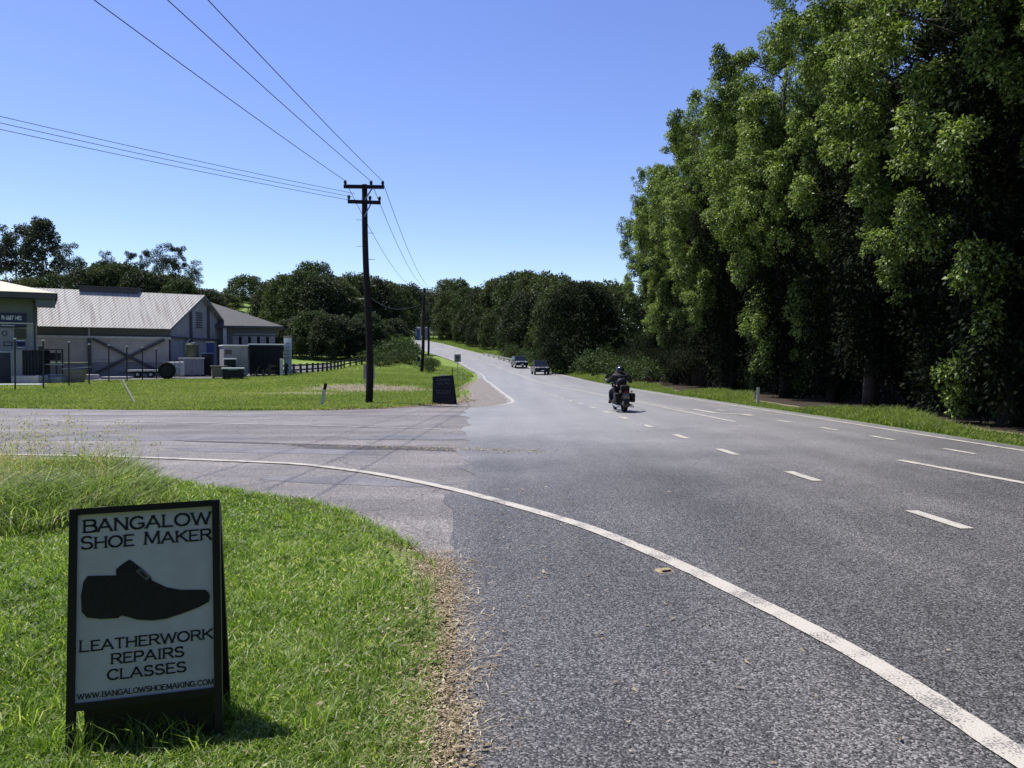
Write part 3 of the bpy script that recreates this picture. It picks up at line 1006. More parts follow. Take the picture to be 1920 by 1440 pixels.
for sx in (-1, 1): MB().torus((sx * .3, .9, .14), .1, .04, 'x', 14, 6).build('wheel', M['rubber'], c7)
c8, w8, t8_ = cabinet('blue_drum_box', 388, 401, 643, 63.2, .8, M['blue'], 'blue plastic container high against the gable wall', 'container', M['bluewall'], 3, 0)
MB().box((0, -.04, t8_ * .5), (.3, .03, .2)).build('label_plate', M['offwhite'], c8)
# olive tank standing on a frame
p = gp(356, 61.6)
tk = empty('water_tank', p, 0, 'round olive water tank on a stand by the gable wall', 'tank')
zt_ = at(356, 643, 61.6).z - p.z
zb_ = at(356, 671, 61.6).z - p.z
MB().tube([(0, .5, zb_), (0, .5, zt_ - .15), (0, .5, zt_)], [.48, .48, .38], 20).build('tank_shell', M['olive'], tk, smooth=False)
MB().tube([(.1, .5, zt_), (.1, .5, zt_ + .08)], .14, 12).build('cap', M['white'], tk)
for sx in (-1, 1):
    for sy in (.2, .8): MB().bar((sx * .4, sy, 0), (sx * .4, sy, zb_), .08, .08).build('leg', M['darkmetal'], tk)
# cage crate and drums by the workshop
p = gp(45, 50.2)
cg = empty('metal_bin', p, R(6), 'dark steel bin with grey side panel by the workshop wall', 'bin')
hh = at(45, 656, 50.2).z - p.z
MB().box((-.45, .7, hh / 2), (.7, 1.4, hh)).build('side_panel', M['greywall'], cg, bevel=.02)
MB().box((.45, .7, hh / 2), (1.08, 1.3, hh - .04)).build('body', M['blackrough'], cg, bevel=.02)
rb = MB()
for k in range(5): rb.box((.08 + k * .2, .03, hh / 2), (.04, .04, hh * .94))
rb.build('rib', M['darkmetal'], cg)
p = gp(91, 51.0)
rk = empty('steel_rack', p, R(4), 'dark steel rack with pale shelf rails beside the bin', 'rack')
hh = at(91, 655, 51).z - p.z
for sx in (-1, 1):
    for sy in (0, .8): MB().bar((sx * .5, sy, 0), (sx * .5, sy, hh), .07, .07).build('post', M['darkmetal'], rk)
for z in (.5, hh * .55, hh): MB().box((0, .4, z), (1.08, .9, .06)).build('shelf', M['darkmetal'] if z == hh else M['offwhite'], rk)
MB().box((0, .4, hh * .78), (.85, .7, .5)).build('dark_pack', M['blackrough'], rk)
p = gp(76, 51.6)
dr = empty('small_drum', Vector((p.x, p.y - .6, 0)), 0, 'small white topped drum on top of the dark steel bin', 'drum')
dr.location.z = at(76, 656, 51).z
dr.location.x = at(70, 656, 50.6).x; dr.location.y = 50.9
dr.location.z = cg.location.z + (at(45, 656, 50.2).z - cg.location.z)
MB().tube([(0, 0, 0), (0, 0, .25)], .13, 12).build('drum_shell', M['slate'], dr)
MB().tube([(0, 0, .25), (0, 0, .31)], .15, 12).build('cap', M['offwhite'], dr)
# concrete slabs, trough, beams
def slabthing(px0, px1, d, z, hgt, dep, m, label, name='concrete_slab', cat='slab', rzd=0):
    p = gp((px0 + px1) / 2, d)
    r_ = MB().box((0, 0, hgt / 2), (pxw(px1 - px0, d), dep, hgt)).build(name, m, None, (p.x, p.y, p.z + z), bevel=.02, rz=R(rzd))
    return tag(r_, label, cat)
slabthing(30, 82, 49.8, 0, .5, 1.0, M['concrete'], 'long concrete block in front of the dark steel bin', rzd=-4)
slabthing(84, 124, 50.6, 0, .4, .9, M['greywall'], 'grey concrete block next to the timber trough', rzd=-5)
slabthing(-10, 80, 47.9, 0, .08, .7, M['white'], 'flat white slab lying along the edge of the grass', 'flat_slab', rzd=2)
slabthing(145, 176, 55.5, 0, .35, 1.6, M['concrete'], 'pale concrete slab right of the timber trough', rzd=3)
slabthing(196, 242, 56.5, 0, .16, 1.2, M['concrete'], 'thin concrete slab below the cross braced wall', rzd=6)
p = gp(136, 50.8)
tr = empty('timber_trough', p, R(4), 'old timber trough with splayed sides on the grass edge', 'trough')
tw = .62
tm = MB()
tm.add([(-tw * .7, 0, 0), (tw * .7, 0, 0), (tw, 0, .85), (-tw, 0, .85), (-tw * .7, .7, 0), (tw * .7, .7, 0), (tw, .7, .85), (-tw, .7, .85)], [(0, 1, 2, 3), (5, 4, 7, 6), (4, 0, 3, 7), (1, 5, 6, 2), (4, 5, 1, 0)])
tm.build('box', M['tan'], tr)
MB().bar((-.8, .35, .9), (.9, .5, 1.02), .2, .05).build('loose_plank', M['offwhite'], tr)
# flat trailer
p = gp(270, 57.6)
tl = empty('flat_trailer', p, R(10), 'low flat trailer with pale deck below the cross braced wall', 'trailer')
MB().box((0, .8, .55), (2.4, 1.5, .12)).build('deck', M['offwhite'], tl, bevel=.01)
MB().box((0, .8, .4), (2.2, 1.3, .16)).build('chassis', M['black'], tl)
for sx in (-.45, .45):
    wl = MB().torus((sx, .1, .27), .18, .09, 'y', 18, 8).build('wheel', M['rubber'], tl)
    MB().tube([(sx, .02, .27), (sx, .18, .27)], .12, 12).build('rim', M['galv'], wl)
MB().bar((-1.2, .8, .42), (-2.0, .8, .35), .08, .08).build('drawbar', M['darkmetal'], tl)
# white tank with a big dark reel
p = gp(319, 57.0)
ib = empty('liquid_tank', p, R(5), 'white plastic tank in a cage behind a big dark reel', 'tank')
hh = at(319, 678, 57).z - p.z
MB().box((.15, .55, hh / 2 + .08), (1.1, 1.0, hh - .16)).build('tank_shell', M['offwhite'], ib, bevel=.1)
cm = MB()
for k in range(4): cm.bar((-.4 + k * .36, .02, .05), (-.4 + k * .36, .02, hh), .03, .03)
for z in (.3, .7, hh): cm.bar((-.42, .02, z), (.72, .02, z), .03, .03)
cm.build('cage', M['galv'], ib)
p = gp(313, 55.9)
re = empty('hose_reel', p, R(5), 'big dark round reel leaning before the white tank', 'reel')
MB().torus((0, 0, .62), .5, .12, 'y', 26, 8).build('rim', M['rubber'], re, smooth=True)
MB().tube([(0, -.06, .62), (0, .06, .62)], .42, 22).build('disc', M['blackrough'], re)
MB().tube([(0, -.16, .62), (0, .16, .62)], .08, 10).build('hub', M['darkmetal'], re)

# ------------------------------------------------------------------ fences
fe_ = empty('picket_fence', (0, 0, 0), 0, 'row of tall thin steel posts with pale caps and wires before the sheds', 'fence')
ft = [(28, 42.5, 636), (81, 43.5, 639), (129, 46.5, 642), (167, 49, 646), (204, 51.3, 648), (238, 53.3, 650), (267, 55, 652), (293, 56.5, 654)]
tops = []
for px, d, pt in ft:
    b_ = gp(px, d)
    t_ = at(px, pt, d)
    po = MB().bar((b_.x, b_.y, b_.z - .1), (t_.x, t_.y, t_.z), .06, .06).build('post', M['black'], fe_)
    MB().box((t_.x, t_.y, t_.z + .03), (.1, .1, .07)).build('cap', M['white'], po)
    tops.append((b_, t_))
for fz in (.3, .62):
    mb = MB()
    mb.tube([b_.lerp(t_, fz) for b_, t_ in tops], .006, 4)
    mb.build('wire_strand', M['wire'], fe_)
tf = empty('timber_fence', (0, 0, 0), 0, 'dark two rail timber fence running back beside the yard', 'fence')
prev = None
for k in range(20):
    y = 61.5 + k * 2.0
    x = -18.9 + .35 * math.sin(k * .25) + (.0 if k < 14 else (k - 14) * .35)
    z = h1(x, y)
    rg = random.Random(k)
    MB().box((0, 0, .42), (.18, .14, 1.0 + rg.uniform(-.05, .08)), (0, R(rg.uniform(-3, 3)), 0)).build('post', M['timber'], tf, (x, y, z))
    if prev:
        for zr in (.38, .78):
            MB().bar((prev[0], prev[1] - .09, prev[2] + zr), (x, y - .09, z + zr), .05, .14).build('rail', M['timber'], tf)
    prev = (x, y, z)
# leaning struts left of the fence
for k, (pa, pb, lab) in enumerate((((473, 709), (487, 687), 'thin dark pole leaning by the black container, the left one of two'), ((493, 706), (502, 690), 'thin dark pole leaning by the black container, the right one of two'))):
    d = 61.0
    a = at(*pa, d); b_ = at(*pb, d)
    a.z = h1(a.x, d) - .05
    m_ = MB().tube([a, b_], [.05, .045], 6)
    o = m_.build('leaning_pole', M['timber'])
    tag(o, lab, 'pole', 'leaning poles')
for px, pt in ((481, 695), (493, 692)):
    b_ = gp(px, 60.3)
    o = MB().bar((b_.x, b_.y, b_.z - .1), (b_.x, b_.y, at(px, pt, 60.3).z), .12, .12).build('short_post', M['timber'])
    tag(o, 'short dark stump post %s the two leaning poles' % ('left between' if px == 481 else 'right beside'), 'post', 'stump posts')

# tall white sign board by the yard entrance
p = gp(540, 66)
ws = empty('sign_board', p, R(10), 'tall narrow white notice board behind the timber fence', 'sign')
hh = at(540, 634, 66).z - p.z
wd = pxw(14, 66)
MB().box((0, 0, hh / 2 + .15), (wd, .1, hh - .3)).build('panel', M['signwhite'], ws)
MB().box((0, 0, hh + .1), (wd + .08, .16, .2)).build('cap', M['tan'], ws)
ln = MB()
for k in range(5): ln.box((0, -.06, hh * .85 - k * .3), (wd * .5, .012, .07))
ln.build('lettering_line', M['greywall'], ws)
for sx in (-1, 1): MB().box((sx * wd * .35, 0, .05), (.08, .08, .5)).build('leg', M['galv'], ws)
p = gp(528, 62.5)
o = MB().box((0, 0, .65), (.22, .2, 1.4)).build('white_bollard', M['offwhite'], None, p, bevel=.03)
tag(o, 'short white bollard at the near end of the timber fence', 'bollard')

# ------------------------------------------------------------------ power poles and wires
def power_pole(px, d, pyt, pxt, r0, label, arms, steps=True):
    b_ = gp(px, d)
    t_ = at(pxt, pyt, d)
    r_ = empty('power_pole', b_, 0, label, 'power pole', 'wooden power poles')
    hgt = t_.z - b_.z
    dx = t_.x - b_.x
    pts, rad = [], []
    for i in range(13):
        t = i / 12
        bend = .12 * math.sin(t * math.pi * 1.6) * (hgt / 9)
        pts.append((dx * t + bend * (1 - t), 0, -.3 + (hgt + .3) * t))
        rad.append(r0 * (1 - .28 * t))
    MB().tube(pts, rad, 14).build('pole', M['polewood'], r_, smooth=True)
    out = []
    for (z, half, yaw, tilt, off) in arms:
        c = Vector((dx * (z / hgt) + off, -r0 * .9, z))
        ax = Vector((math.cos(yaw), math.sin(yaw), tilt))
        a_, e_ = c - ax * half, c + ax * half
        ar = MB().bar(a_, e_, .11, .13).build('crossarm', M['polewood'], r_)
        MB().bar(c + ax * half * .45, Vector((dx * z / hgt, -r0 * .9, z - .55)), .04, .05).build('brace', M['galv'], r_)
        ends = []
        for f in (-.93, .35, .93):
            q_ = c + ax * half * f
            MB().tube([q_ + Vector((0, 0, .06)), q_ + Vector((0, 0, .12)), q_ + Vector((0, 0, .2)), q_ + Vector((0, 0, .24))], [.02, .055, .06, .03], 8).build('insulator', M['darkmetal'], ar)
            ends.append(b_ + q_ + Vector((0, 0, .22)))
        out.append(ends)
    if steps:
        for k in range(8):
            z = hgt * (.42 + .06 * k)
            s_ = -1 if k % 2 else 1
            MB().tube([(dx * z / hgt + s_ * .1, 0, z), (dx * z / hgt + s_ * .34, 0, z)], .012, 5).build('step_peg', M['galv'], r_)
    return r_, b_, t_, out
P1, b1_, t1_, A1 = power_pole(691, 30.4, 346, 683.5, .145, 'tall crooked wooden power pole on the near grass corner', [(8.28, .76, R(4), .0, .0), (7.7, .62, R(16), .02, .0)])
P2, b2_, t2p, A2 = power_pole(790, 84, 540, 796, .19, 'second wooden power pole beside the far bend of the road', [(8.7, .9, R(10), 0, 0)], False)
MB().box((-.28, -.1, 1.35), (.3, .3, .5)).build('meter_box', M['darkmetal'], P2)
P3, b3_, t3p, A3 = power_pole(803, 138, 578, 803, .2, 'farthest wooden power pole before the pale cabins', [(6.4, .8, R(10), 0, 0)], False)

def wire(pts2, sag, label, rad=.011, group=None, name='power_line'):
    a, b_ = Vector(pts2[0]), Vector(pts2[1])
    n_ = 24
    pts = []
    for i in range(n_ + 1):
        t = i / n_
        p = a.lerp(b_, t)
        p.z -= sag * 4 * t * (1 - t)
        pts.append(p)
    o = MB().tube(pts, rad, 5, False).build(name, M['wire'])
    return tag(o, label, 'power line', group)
ends = [(-9.6, -14, 8.3), (-7.7, -14, 8.35), (-6.5, -14, 8.4)]
for i, nm in enumerate(('left', 'middle', 'right')):
    wire((A1[0][i], ends[i]), .35, 'overhead wire rising to the top of the photo, the %s of the three' % nm, .0105, 'wires rising overhead')
lo = A1[1]
lends = [(-27, -6, 7.6), (-27.6, -5, 7.65), (-28.3, -4.3, 7.7)]
for i, nm in enumerate(('lowest', 'middle', 'highest')):
    wire((lo[0] + Vector((.1 * i, .05 * i, -.16 + .13 * i)), Vector(lends[i]) + Vector((0, 0, .42 * i))), .55, 'wire running from the lower crossarm to the left edge, the %s of three' % nm, .0085, 'wires to the left')
for i, nm in enumerate(('left', 'middle', 'right')):
    wire((A1[0][i], A2[0][i]), 1.0, 'thin wire sloping from the tall pole to the second pole, the %s of three' % nm, .012, 'wires between the poles')
for i, nm in enumerate(('left', 'middle', 'right')):
    wire((A2[0][i], A3[0][i]), .7, 'far wire between the second and the farthest pole, the %s of three' % nm, .012, 'wires beyond the second pole')
wire((b2_ + Vector((0, 0, 7.2)), (-17.5, 99, 9.6)), .9, 'service wire from the second pole into the trees on the left', .02)

# ------------------------------------------------------------------ small roadside things
p = gp(858, 68)
rs = empty('road_sign', p, R(6), 'small square road sign on a thin post beside the far bend', 'sign')
hh = at(858, 664, 68).z - p.z
MB().tube([(0, 0, -.2), (0, 0, hh)], .03, 8).build('post', M['galv'], rs)
sp = MB().box((0, -.045, hh - .34), (.56, .02, .66)).build('panel', M['greywall'], rs)
MB().box((0, -.06, hh - .3), (.34, .012, .3)).build('symbol', M['slate'], sp)
MB().box((0, -.06, hh - .57), (.34, .012, .07)).build('lettering_line', M['slate'], sp)
p = gp(848, 60)
o = MB().bar((0, 0, -.1), (.02, 0, at(848, 690, 60).z - p.z), .06, .06).build('stake', M['timber'], None, p)
tag(o, 'thin dark stake in the grass between the black board and the road sign', 'stake')
p = gp(869, 72)
o = MB().box((0, 0, .3), (.14, .05, .8)).build('guide_post', M['offwhite'], None, p)
tag(o, 'low grey guide post in the grass close to the far bend', 'post')
# leaning white guide post with a dark top
p = gp(602, 29.2)
gpst = empty('guide_post', p, 0, 'white guide post with dark top leaning right near the tall pole', 'post')
tp = at(611, 719, 29.3) - p
MB().bar((0, 0, -.1), tp * .72, .11, .03).build('shaft', M['offwhite'], gpst)
MB().bar(tp * .72, tp, .115, .034).build('dark_top', M['blackrough'], gpst)
p = gp(253, 30.5)
tp = at(229, 712, 30.9) - p
o = MB().bar((0, 0, -.05), tp, .07, .05).build('leaning_stick', mat('bleached_wood', (.45, .42, .3), .8, .2, noise=(8, .2)), None, p)
tag(o, 'bleached stick leaning left in the grass before the sheds', 'stick')
# grey panel behind the tall pole
p = gp(692, 47)
gb = empty('notice_panel', p, 0, 'grey panel on two legs hidden behind the tall pole', 'sign')
hh = at(692, 684, 47).z - p.z
MB().box((0, 0, hh - .42), (.66, .04, .84)).build('panel', M['greywall'], gb)
for sx in (-.25, .25): MB().bar((sx, .04, -.1), (sx, .04, hh - .1), .04, .04).build('leg', M['galv'], gb)
# black board leaning in the grass at the corner
d = 29.8
p = gp(830, d + .1)
bb = empty('sandwich_board', p, R(-4), 'black sandwich board with faded grey lettering on the far corner', 'sign')
top = at(828, 705, d + .3).z - p.z
wbd = .84
pm = MB()
pm.add([(-.40, 0, -.05), (.46, 0, -.05), (.37, .22, top + .03), (-.42, .22, top - .02)], [(0, 1, 2, 3)])
fr_ = MB()
A_, B_, C_, D_ = [Vector(v) for v in pm.v]
nn = Vector((0, -.03, 0))
fr_.add([A_, B_, C_, D_, A_ - nn, B_ - nn, C_ - nn, D_ - nn], [(0, 1, 2, 3), (7, 6, 5, 4), (0, 4, 5, 1), (1, 5, 6, 2), (2, 6, 7, 3), (3, 7, 4, 0)])
fp = fr_.build('front_panel', M['blackrough'], bb)
bk = MB()
off = Vector((0, .62, 0))
A2_, B2_ = A_ + off, B_ + off
bk.add([A2_, B2_, C_ + Vector((0, .05, 0)), D_ + Vector((0, .05, 0))], [(0, 1, 2, 3)])
bk.build('back_panel', M['blackrough'], bb)
lt = MB()
rg = random.Random(11)
for (t, x0_, x1_, hh_) in ((.87, -.28, .3, .09), (.75, -.22, .26, .075), (.5, -.26, .28, .05), (.42, -.24, .26, .05)):
    x = x0_
    while x < x1_:
        wl_ = rg.uniform(.025, .05)
        yy_ = .22 * t - .012
        zz = -.05 + (top + .05) * t
        if rg.random() < .87:
            lt.box((x, yy_, zz), (.014, .008, hh_))
            if rg.random() < .7: lt.box((x + wl_ * .5, yy_, zz + rg.choice((-1, 0, 1)) * hh_ * .42), (wl_ * .7, .008, .014))
        x += wl_ + .018
lt.build('lettering', M['greytext'], fp)
MB().box((-.02, .25, top + .03), (.14, .08, .05)).build('hinge', M['offwhite'], bb)
# right hand side
p = gp(1422, 29.6)
p.z = h1(p.x, 29.6)
o = MB().box((0, 0, .3), (.1, .03, .74)).build('guide_post', M['offwhite'], None, p)
tag(o, 'thin pale guide post at the foot of the tall trees', 'post')
p = gp(1042, 97)
ys_ = empty('curve_marker', p, 0, 'small yellow marker sign on a post in front of the dark round tree', 'sign')
zz = at(1042, 677, 97).z - p.z
MB().tube([(0, 0, -.2), (0, 0, zz + .3)], .035, 6).build('post', M['galv'], ys_)
yp = MB().box((0, -.06, zz), (.62, .03, .8)).build('panel', M['yellow'], ys_)
MB().box((0, -.08, zz), (.12, .015, .5), (0, R(25), 0)).build('symbol', M['black'], yp)
# pale rail on the far bank
gr_ = empty('guard_rail', (0, 0, 0), 0, 'long pale low rail on the grass bank behind the farther car', 'guard rail')
pts = []
for k in range(7):
    px = 907 + k * 9.5
    d = 140 - k * 4.2
    q_ = gp(px, d)
    pts.append(Vector((q_.x, q_.y, at(px, 662.5 + k * 2.0, d).z)))
for a_, e_ in zip(pts[:-1], pts[1:]): MB().bar(a_, e_, .06, .2).build('beam', M['galv'], gr_)
for a_ in pts: MB().bar((a_.x, a_.y + .1, h1(a_.x, a_.y) - .1), (a_.x, a_.y + .1, a_.z), .14, .14).build('post', M['timber'], gr_)
# pale cabins at the end of the road
for px, d, nm in ((784, 196, 'left'), (800.5, 198, 'right')):
    p = gp(px, d)
    cb = empty('portable_cabin', p, R(8), 'small pale cabin where the road ends in the wood, the %s of two' % nm, 'cabin', 'pale cabins')
    hh = at(px, 615, d).z - p.z
    wd = pxw(12, d)
    MB().box((0, 0, hh / 2), (wd, 1.5, hh)).build('body', M['bluewall'], cb, bevel=.05)
    MB().prism([(-wd / 2 - .1, hh), (wd / 2 + .1, hh), (0, hh + .3)], -.85, .85, 'y').build('roof', M['white'], cb)
    dr_ = MB().box((.05, -.76, hh * .46), (wd * .45, .03, hh * .85)).build('door', M['blue'] if nm == 'left' else M['greywall'], cb)
    MB().box((.3, -.79, hh * .45), (.05, .03, .15)).build('handle', M['slate'], dr_)
# raised pavement marker
q_ = Vector((1.16, 5.98, float(rz(1.16, 5.98))))
rm = MB()
rm.add([(-.06, -.05, 0), (.06, -.05, 0), (.06, .05, 0), (-.06, .05, 0), (-.045, -.02, .018), (.045, -.02, .018), (.045, .02, .018), (-.045, .02, .018)], [(0, 1, 5, 4), (1, 2, 6, 5), (2, 3, 7, 6), (3, 0, 4, 7), (4, 5, 6, 7)])
rt = empty('road_stud', q_, R(20), 'small amber road stud beside the curved white line', 'road stud')
rm.build('base', M['amber'], rt)
MB().box((0, -.037, .01), (.075, .008, .012)).build('reflector', M['black'], rt)

# ------------------------------------------------------------------ the sandwich board in front
def arcp(cx, cy, rx, ry, a0, a1, n=14):
    return [(cx + rx * math.cos(R(a0 + (a1 - a0) * i / n)), cy + ry * math.sin(R(a0 + (a1 - a0) * i / n))) for i in range(n + 1)]
GL = {
 'A': (1.02, [[(0, 0), (.5, 1)], [(.5, 1), (1, 0)], [(.2, .33), (.8, .33)]]),
 'B': (.86, [[(.08, 0), (.08, 1)], [(.08, 1), (.5, 1)] + arcp(.55, .765, .3, .235, 90, -90) + [(.08, .53)], [(.5, .53)] + arcp(.58, .265, .34, .265, 90, -90) + [(.08, 0)]]),
 'C': (.95, [arcp(.53, .5, .5, .5, 42, 318, 26)]),
 'D': (.95, [[(.08, 0), (.08, 1)], [(.08, 1), (.45, 1)] + arcp(.48, .5, .46, .5, 90, -90, 20) + [(.08, 0)]]),
 'E': (.8, [[(.08, 0), (.08, 1)], [(.08, 1), (.78, 1)], [(.08, .52), (.66, .52)], [(.08, 0), (.8, 0)]]),
 'G': (1.0, [arcp(.53, .5, .5, .5, 42, 330, 26) + [(.97, .42)], [(.6, .42), (1.0, .42)]]),
 'H': (.98, [[(.08, 0), (.08, 1)], [(.9, 0), (.9, 1)], [(.08, .52), (.9, .52)]]),
 'I': (.3, [[(.15, 0), (.15, 1)]]),
 'K': (.95, [[(.08, 0), (.08, 1)], [(.9, 1), (.1, .42)], [(.34, .6), (.95, 0)]]),
 'L': (.76, [[(.08, 0), (.08, 1)], [(.08, 0), (.74, 0)]]),
 'M': (1.12, [[(.06, 0), (.12, 1)], [(.12, 1), (.56, .1)], [(.56, .1), (1.0, 1)], [(1.0, 1), (1.06, 0)]]),
 'N': (.98, [[(.08, 0), (.08, 1)], [(.08, 1), (.9, 0)], [(.9, 0), (.9, 1)]]),
 'O': (1.08, [arcp(.54, .5, .52, .5, 0, 360, 30)]),
 'P': (.82, [[(.08, 0), (.08, 1)], [(.08, 1), (.5, 1)] + arcp(.52, .74, .3, .26, 90, -90) + [(.08, .48)]]),
 'R': (.92, [[(.08, 0), (.08, 1)], [(.08, 1), (.5, 1)] + arcp(.54, .75, .3, .25, 90, -90) + [(.08, .5)], [(.48, .5), (.92, 0)]]),
 'S': (.82, [arcp(.41, .75, .34, .25, 25, 270, 16)[:-1] + arcp(.41, .25, .38, .25, 90, -155, 16)]),
 'T': (.86, [[(.43, 0), (.43, 1)], [(.02, 1), (.84, 1)]]),
 'U': (.95, [[(.08, 1), (.08, .35)] + arcp(.47, .35, .39, .35, 180, 360) + [(.86, 1)]]),
 'W': (1.4, [[(0, 1), (.36, 0)], [(.36, 0), (.7, .95)], [(.7, .95), (1.04, 0)], [(1.04, 0), (1.4, 1)]]),
 '.': (.28, [[(.1, .0), (.1, .12)]]),
 ' ': (.55, []),
}
def stroke_text(mb, body, x0, x1, z, hgt, thick, y, bigfirst=False):
    """engraver's capitals: monoline strokes with small serifs, fitted between x0 and x1"""
    gap = .16
    words_first = [i == 0 or body[i - 1] == ' ' for i in range(len(body))]
    sc = [1.14 if (bigfirst and f) else 1.0 for f in words_first]
    tot = sum(GL[c][0] * s_ for c, s_ in zip(body, sc)) + gap * (len(body) - 1)
    kx = (x1 - x0) / tot
    x = x0
    for c, s_ in zip(body, sc):
        wid, strokes = GL[c]
        for st in strokes:
            pts = [Vector((x + px_ * kx * s_, y, z + pz_ * hgt * s_)) for px_, pz_ in st]
            for a, b_ in zip(pts[:-1], pts[1:]):
                dv = b_ - a
                if dv.length < 1e-6: continue
                dn = dv.normalized()
                nv = Vector((-dn.z, 0, dn.x)) * thick / 2
                if abs(dn.z) < .3: nv *= .8
                e_ = dn * thick * .25
                a_, c_ = a - e_, b_ + e_
                mb.add([a_ - nv, c_ - nv, c_ + nv, a_ + nv], [(0, 1, 2, 3)])
            if c not in 'O.':
                for p, q__ in ((pts[0], pts[1]), (pts[-1], pts[-2])):
                    dn = (q__ - p).normalized()
                    hz_ = abs(dn.z) > .4
                    on_edge = abs(p.z - z) < .02 * hgt or abs(p.z - z - hgt * s_) < .02 * hgt
                    if hz_ and on_edge:
                        L_ = thick * .95
                        zz_ = p.z
                        mb.add([(p.x - L_, y, zz_ - thick * .2), (p.x + L_, y, zz_ - thick * .2), (p.x + L_, y, zz_ + thick * .2), (p.x - L_, y, zz_ + thick * .2)], [(0, 1, 2, 3)])
        x += (wid * s_ + gap) * kx

lean = math.atan2(.2, .95)
board_root = empty('sandwich_board', (-1.53, 3.30, 0), R(13), 'white sandwich board with a black shoe picture in the foreground grass', 'sign')
board_root.rotation_euler = (0, R(-1.8), R(13))
board_root.location.y -= .04
front = MB()
LEGL = 1.0
SW = .305
front.box((-SW + .016, 0, LEGL / 2 - .03), (.032, .035, LEGL + .06))
front.box((SW - .016, 0, LEGL / 2 - .03), (.032, .035, LEGL + .06))
fo = front.build('front_frame', M['black'], board_root, bevel=.003)
fo.rotation_euler = (-lean, 0, 0)
MB().box((0, 0, LEGL - .014), (2 * SW - .066, .032, .028)).build('top_rail', M['black'], fo)
MB().box((0, 0, .185), (2 * SW - .066, .032, .03)).build('bottom_rail', M['black'], fo)
IW = 2 * SW - .064
MB().box((.012, .022, .07), (2 * SW - .1, .01, .2)).build('lower_board', M['black'], fo)
pz0, pz1 = .2, LEGL - .028
fpan = MB().box((0, .002, (pz0 + pz1) / 2), (IW, .012, pz1 - pz0)).build('front_panel', M['signwhite'], fo)
PH = pz1 - pz0
def vz(v): return pz1 - v * PH
yt = -.0058
lt = MB()
stroke_text(lt, 'BANGALOW', -IW * .46, IW * .485, vz(.097), .05, .0098, yt)
stroke_text(lt, 'SHOE MAKER', -IW * .475, IW * .49, vz(.188), .045, .009, yt, True)
stroke_text(lt, 'LEATHERWORK', -IW * .475, IW * .49, vz(.735), .039, .0078, yt, True)
stroke_text(lt, 'REPAIRS', -IW * .25, IW * .275, vz(.815), .039, .0078, yt)
stroke_text(lt, 'CLASSES', -IW * .275, IW * .29, vz(.897), .039, .0078, yt)
stroke_text(lt, 'WWW.BANGALOWSHOEMAKING.COM', -IW * .485, IW * .492, vz(.98), .02, .0042, yt)
lto = lt.build('lettering', M['ink'], fpan)
shoe = [(160, 640), (155, 560), (165, 490), (185, 460), (320, 460), (318, 430), (345, 405), (380, 380), (392, 386), (440, 425), (485, 470), (492, 490), (560, 525), (630, 540), (700, 541), (750, 542), (766, 555), (774, 575), (768, 605), (720, 630), (640, 660), (560, 685), (490, 692), (420, 685), (370, 668), (345, 662), (330, 675), (250, 677), (185, 668)]
def su(p): return (((p[0] - 135) / 655 - .5) * IW, vz((p[1] + .072 * (p[0] - 135) - 150) / 935))
shp = [su(p) for p in shoe]
sob = MB().prism(shp, yt - .0012, yt - .0002, 'y').build('shoe_picture', M['shoeink'], fpan)
bk = [su(p) for p in ((412, 440), (436, 425), (486, 470), (464, 488))]
bo = MB().prism(bk, yt - .0024, yt - .0014, 'y').build('buckle', M['greytext'], sob)
MB().prism([su(p) for p in ((428, 444), (438, 437), (468, 466), (458, 474))], yt - .0034, yt - .0026, 'y').build('buckle_hole', M['shoeink'], bo)
back = MB()
back.box((-SW + .016, 0, LEGL / 2 - .03), (.032, .03, LEGL + .06)).box((SW - .016, 0, LEGL / 2 - .03), (.032, .03, LEGL + .06))
back.box((0, 0, .47), (IW, .014, .98))
bko = back.build('back_panel', M['black'], board_root)
bko.scale = (1, 1, .955)
bko.location = (0, .27, 0)
bko.rotation_euler = (math.atan2(.045, .95), 0, 0)
for sx in (-1, 1):
    MB().box((sx * .2, .225, .965), (.06, .07, .012)).build('hinge', M['galv'], board_root)

# ------------------------------------------------------------------ motorcycle and rider
def skin_obj(name, joints, edges, m, parent, root, sub=2):
    """joints: name -> (co, radius or (rx, ry))"""
    keys = list(joints)
    me = bpy.data.meshes.new(name)
    me.from_pydata([joints[k][0] for k in keys], [(keys.index(a), keys.index(b_)) for a, b_ in edges], [])
    me.materials.append(m)
    o = bpy.data.objects.new(name, me)
    COL.objects.link(o)
    o.parent = parent
    md = o.modifiers.new('skin', 'SKIN')
    md.use_smooth_shade = True
    for k, sv_ in zip(keys, me.skin_vertices[0].data):
        r_ = joints[k][1]
        sv_.radius = (r_, r_) if not hasattr(r_, '__len__') else r_
        sv_.use_root = (k == root)
    if sub:
        ss = o.modifiers.new('sub', 'SUBSURF')
        ss.levels = ss.render_levels = sub
    return o

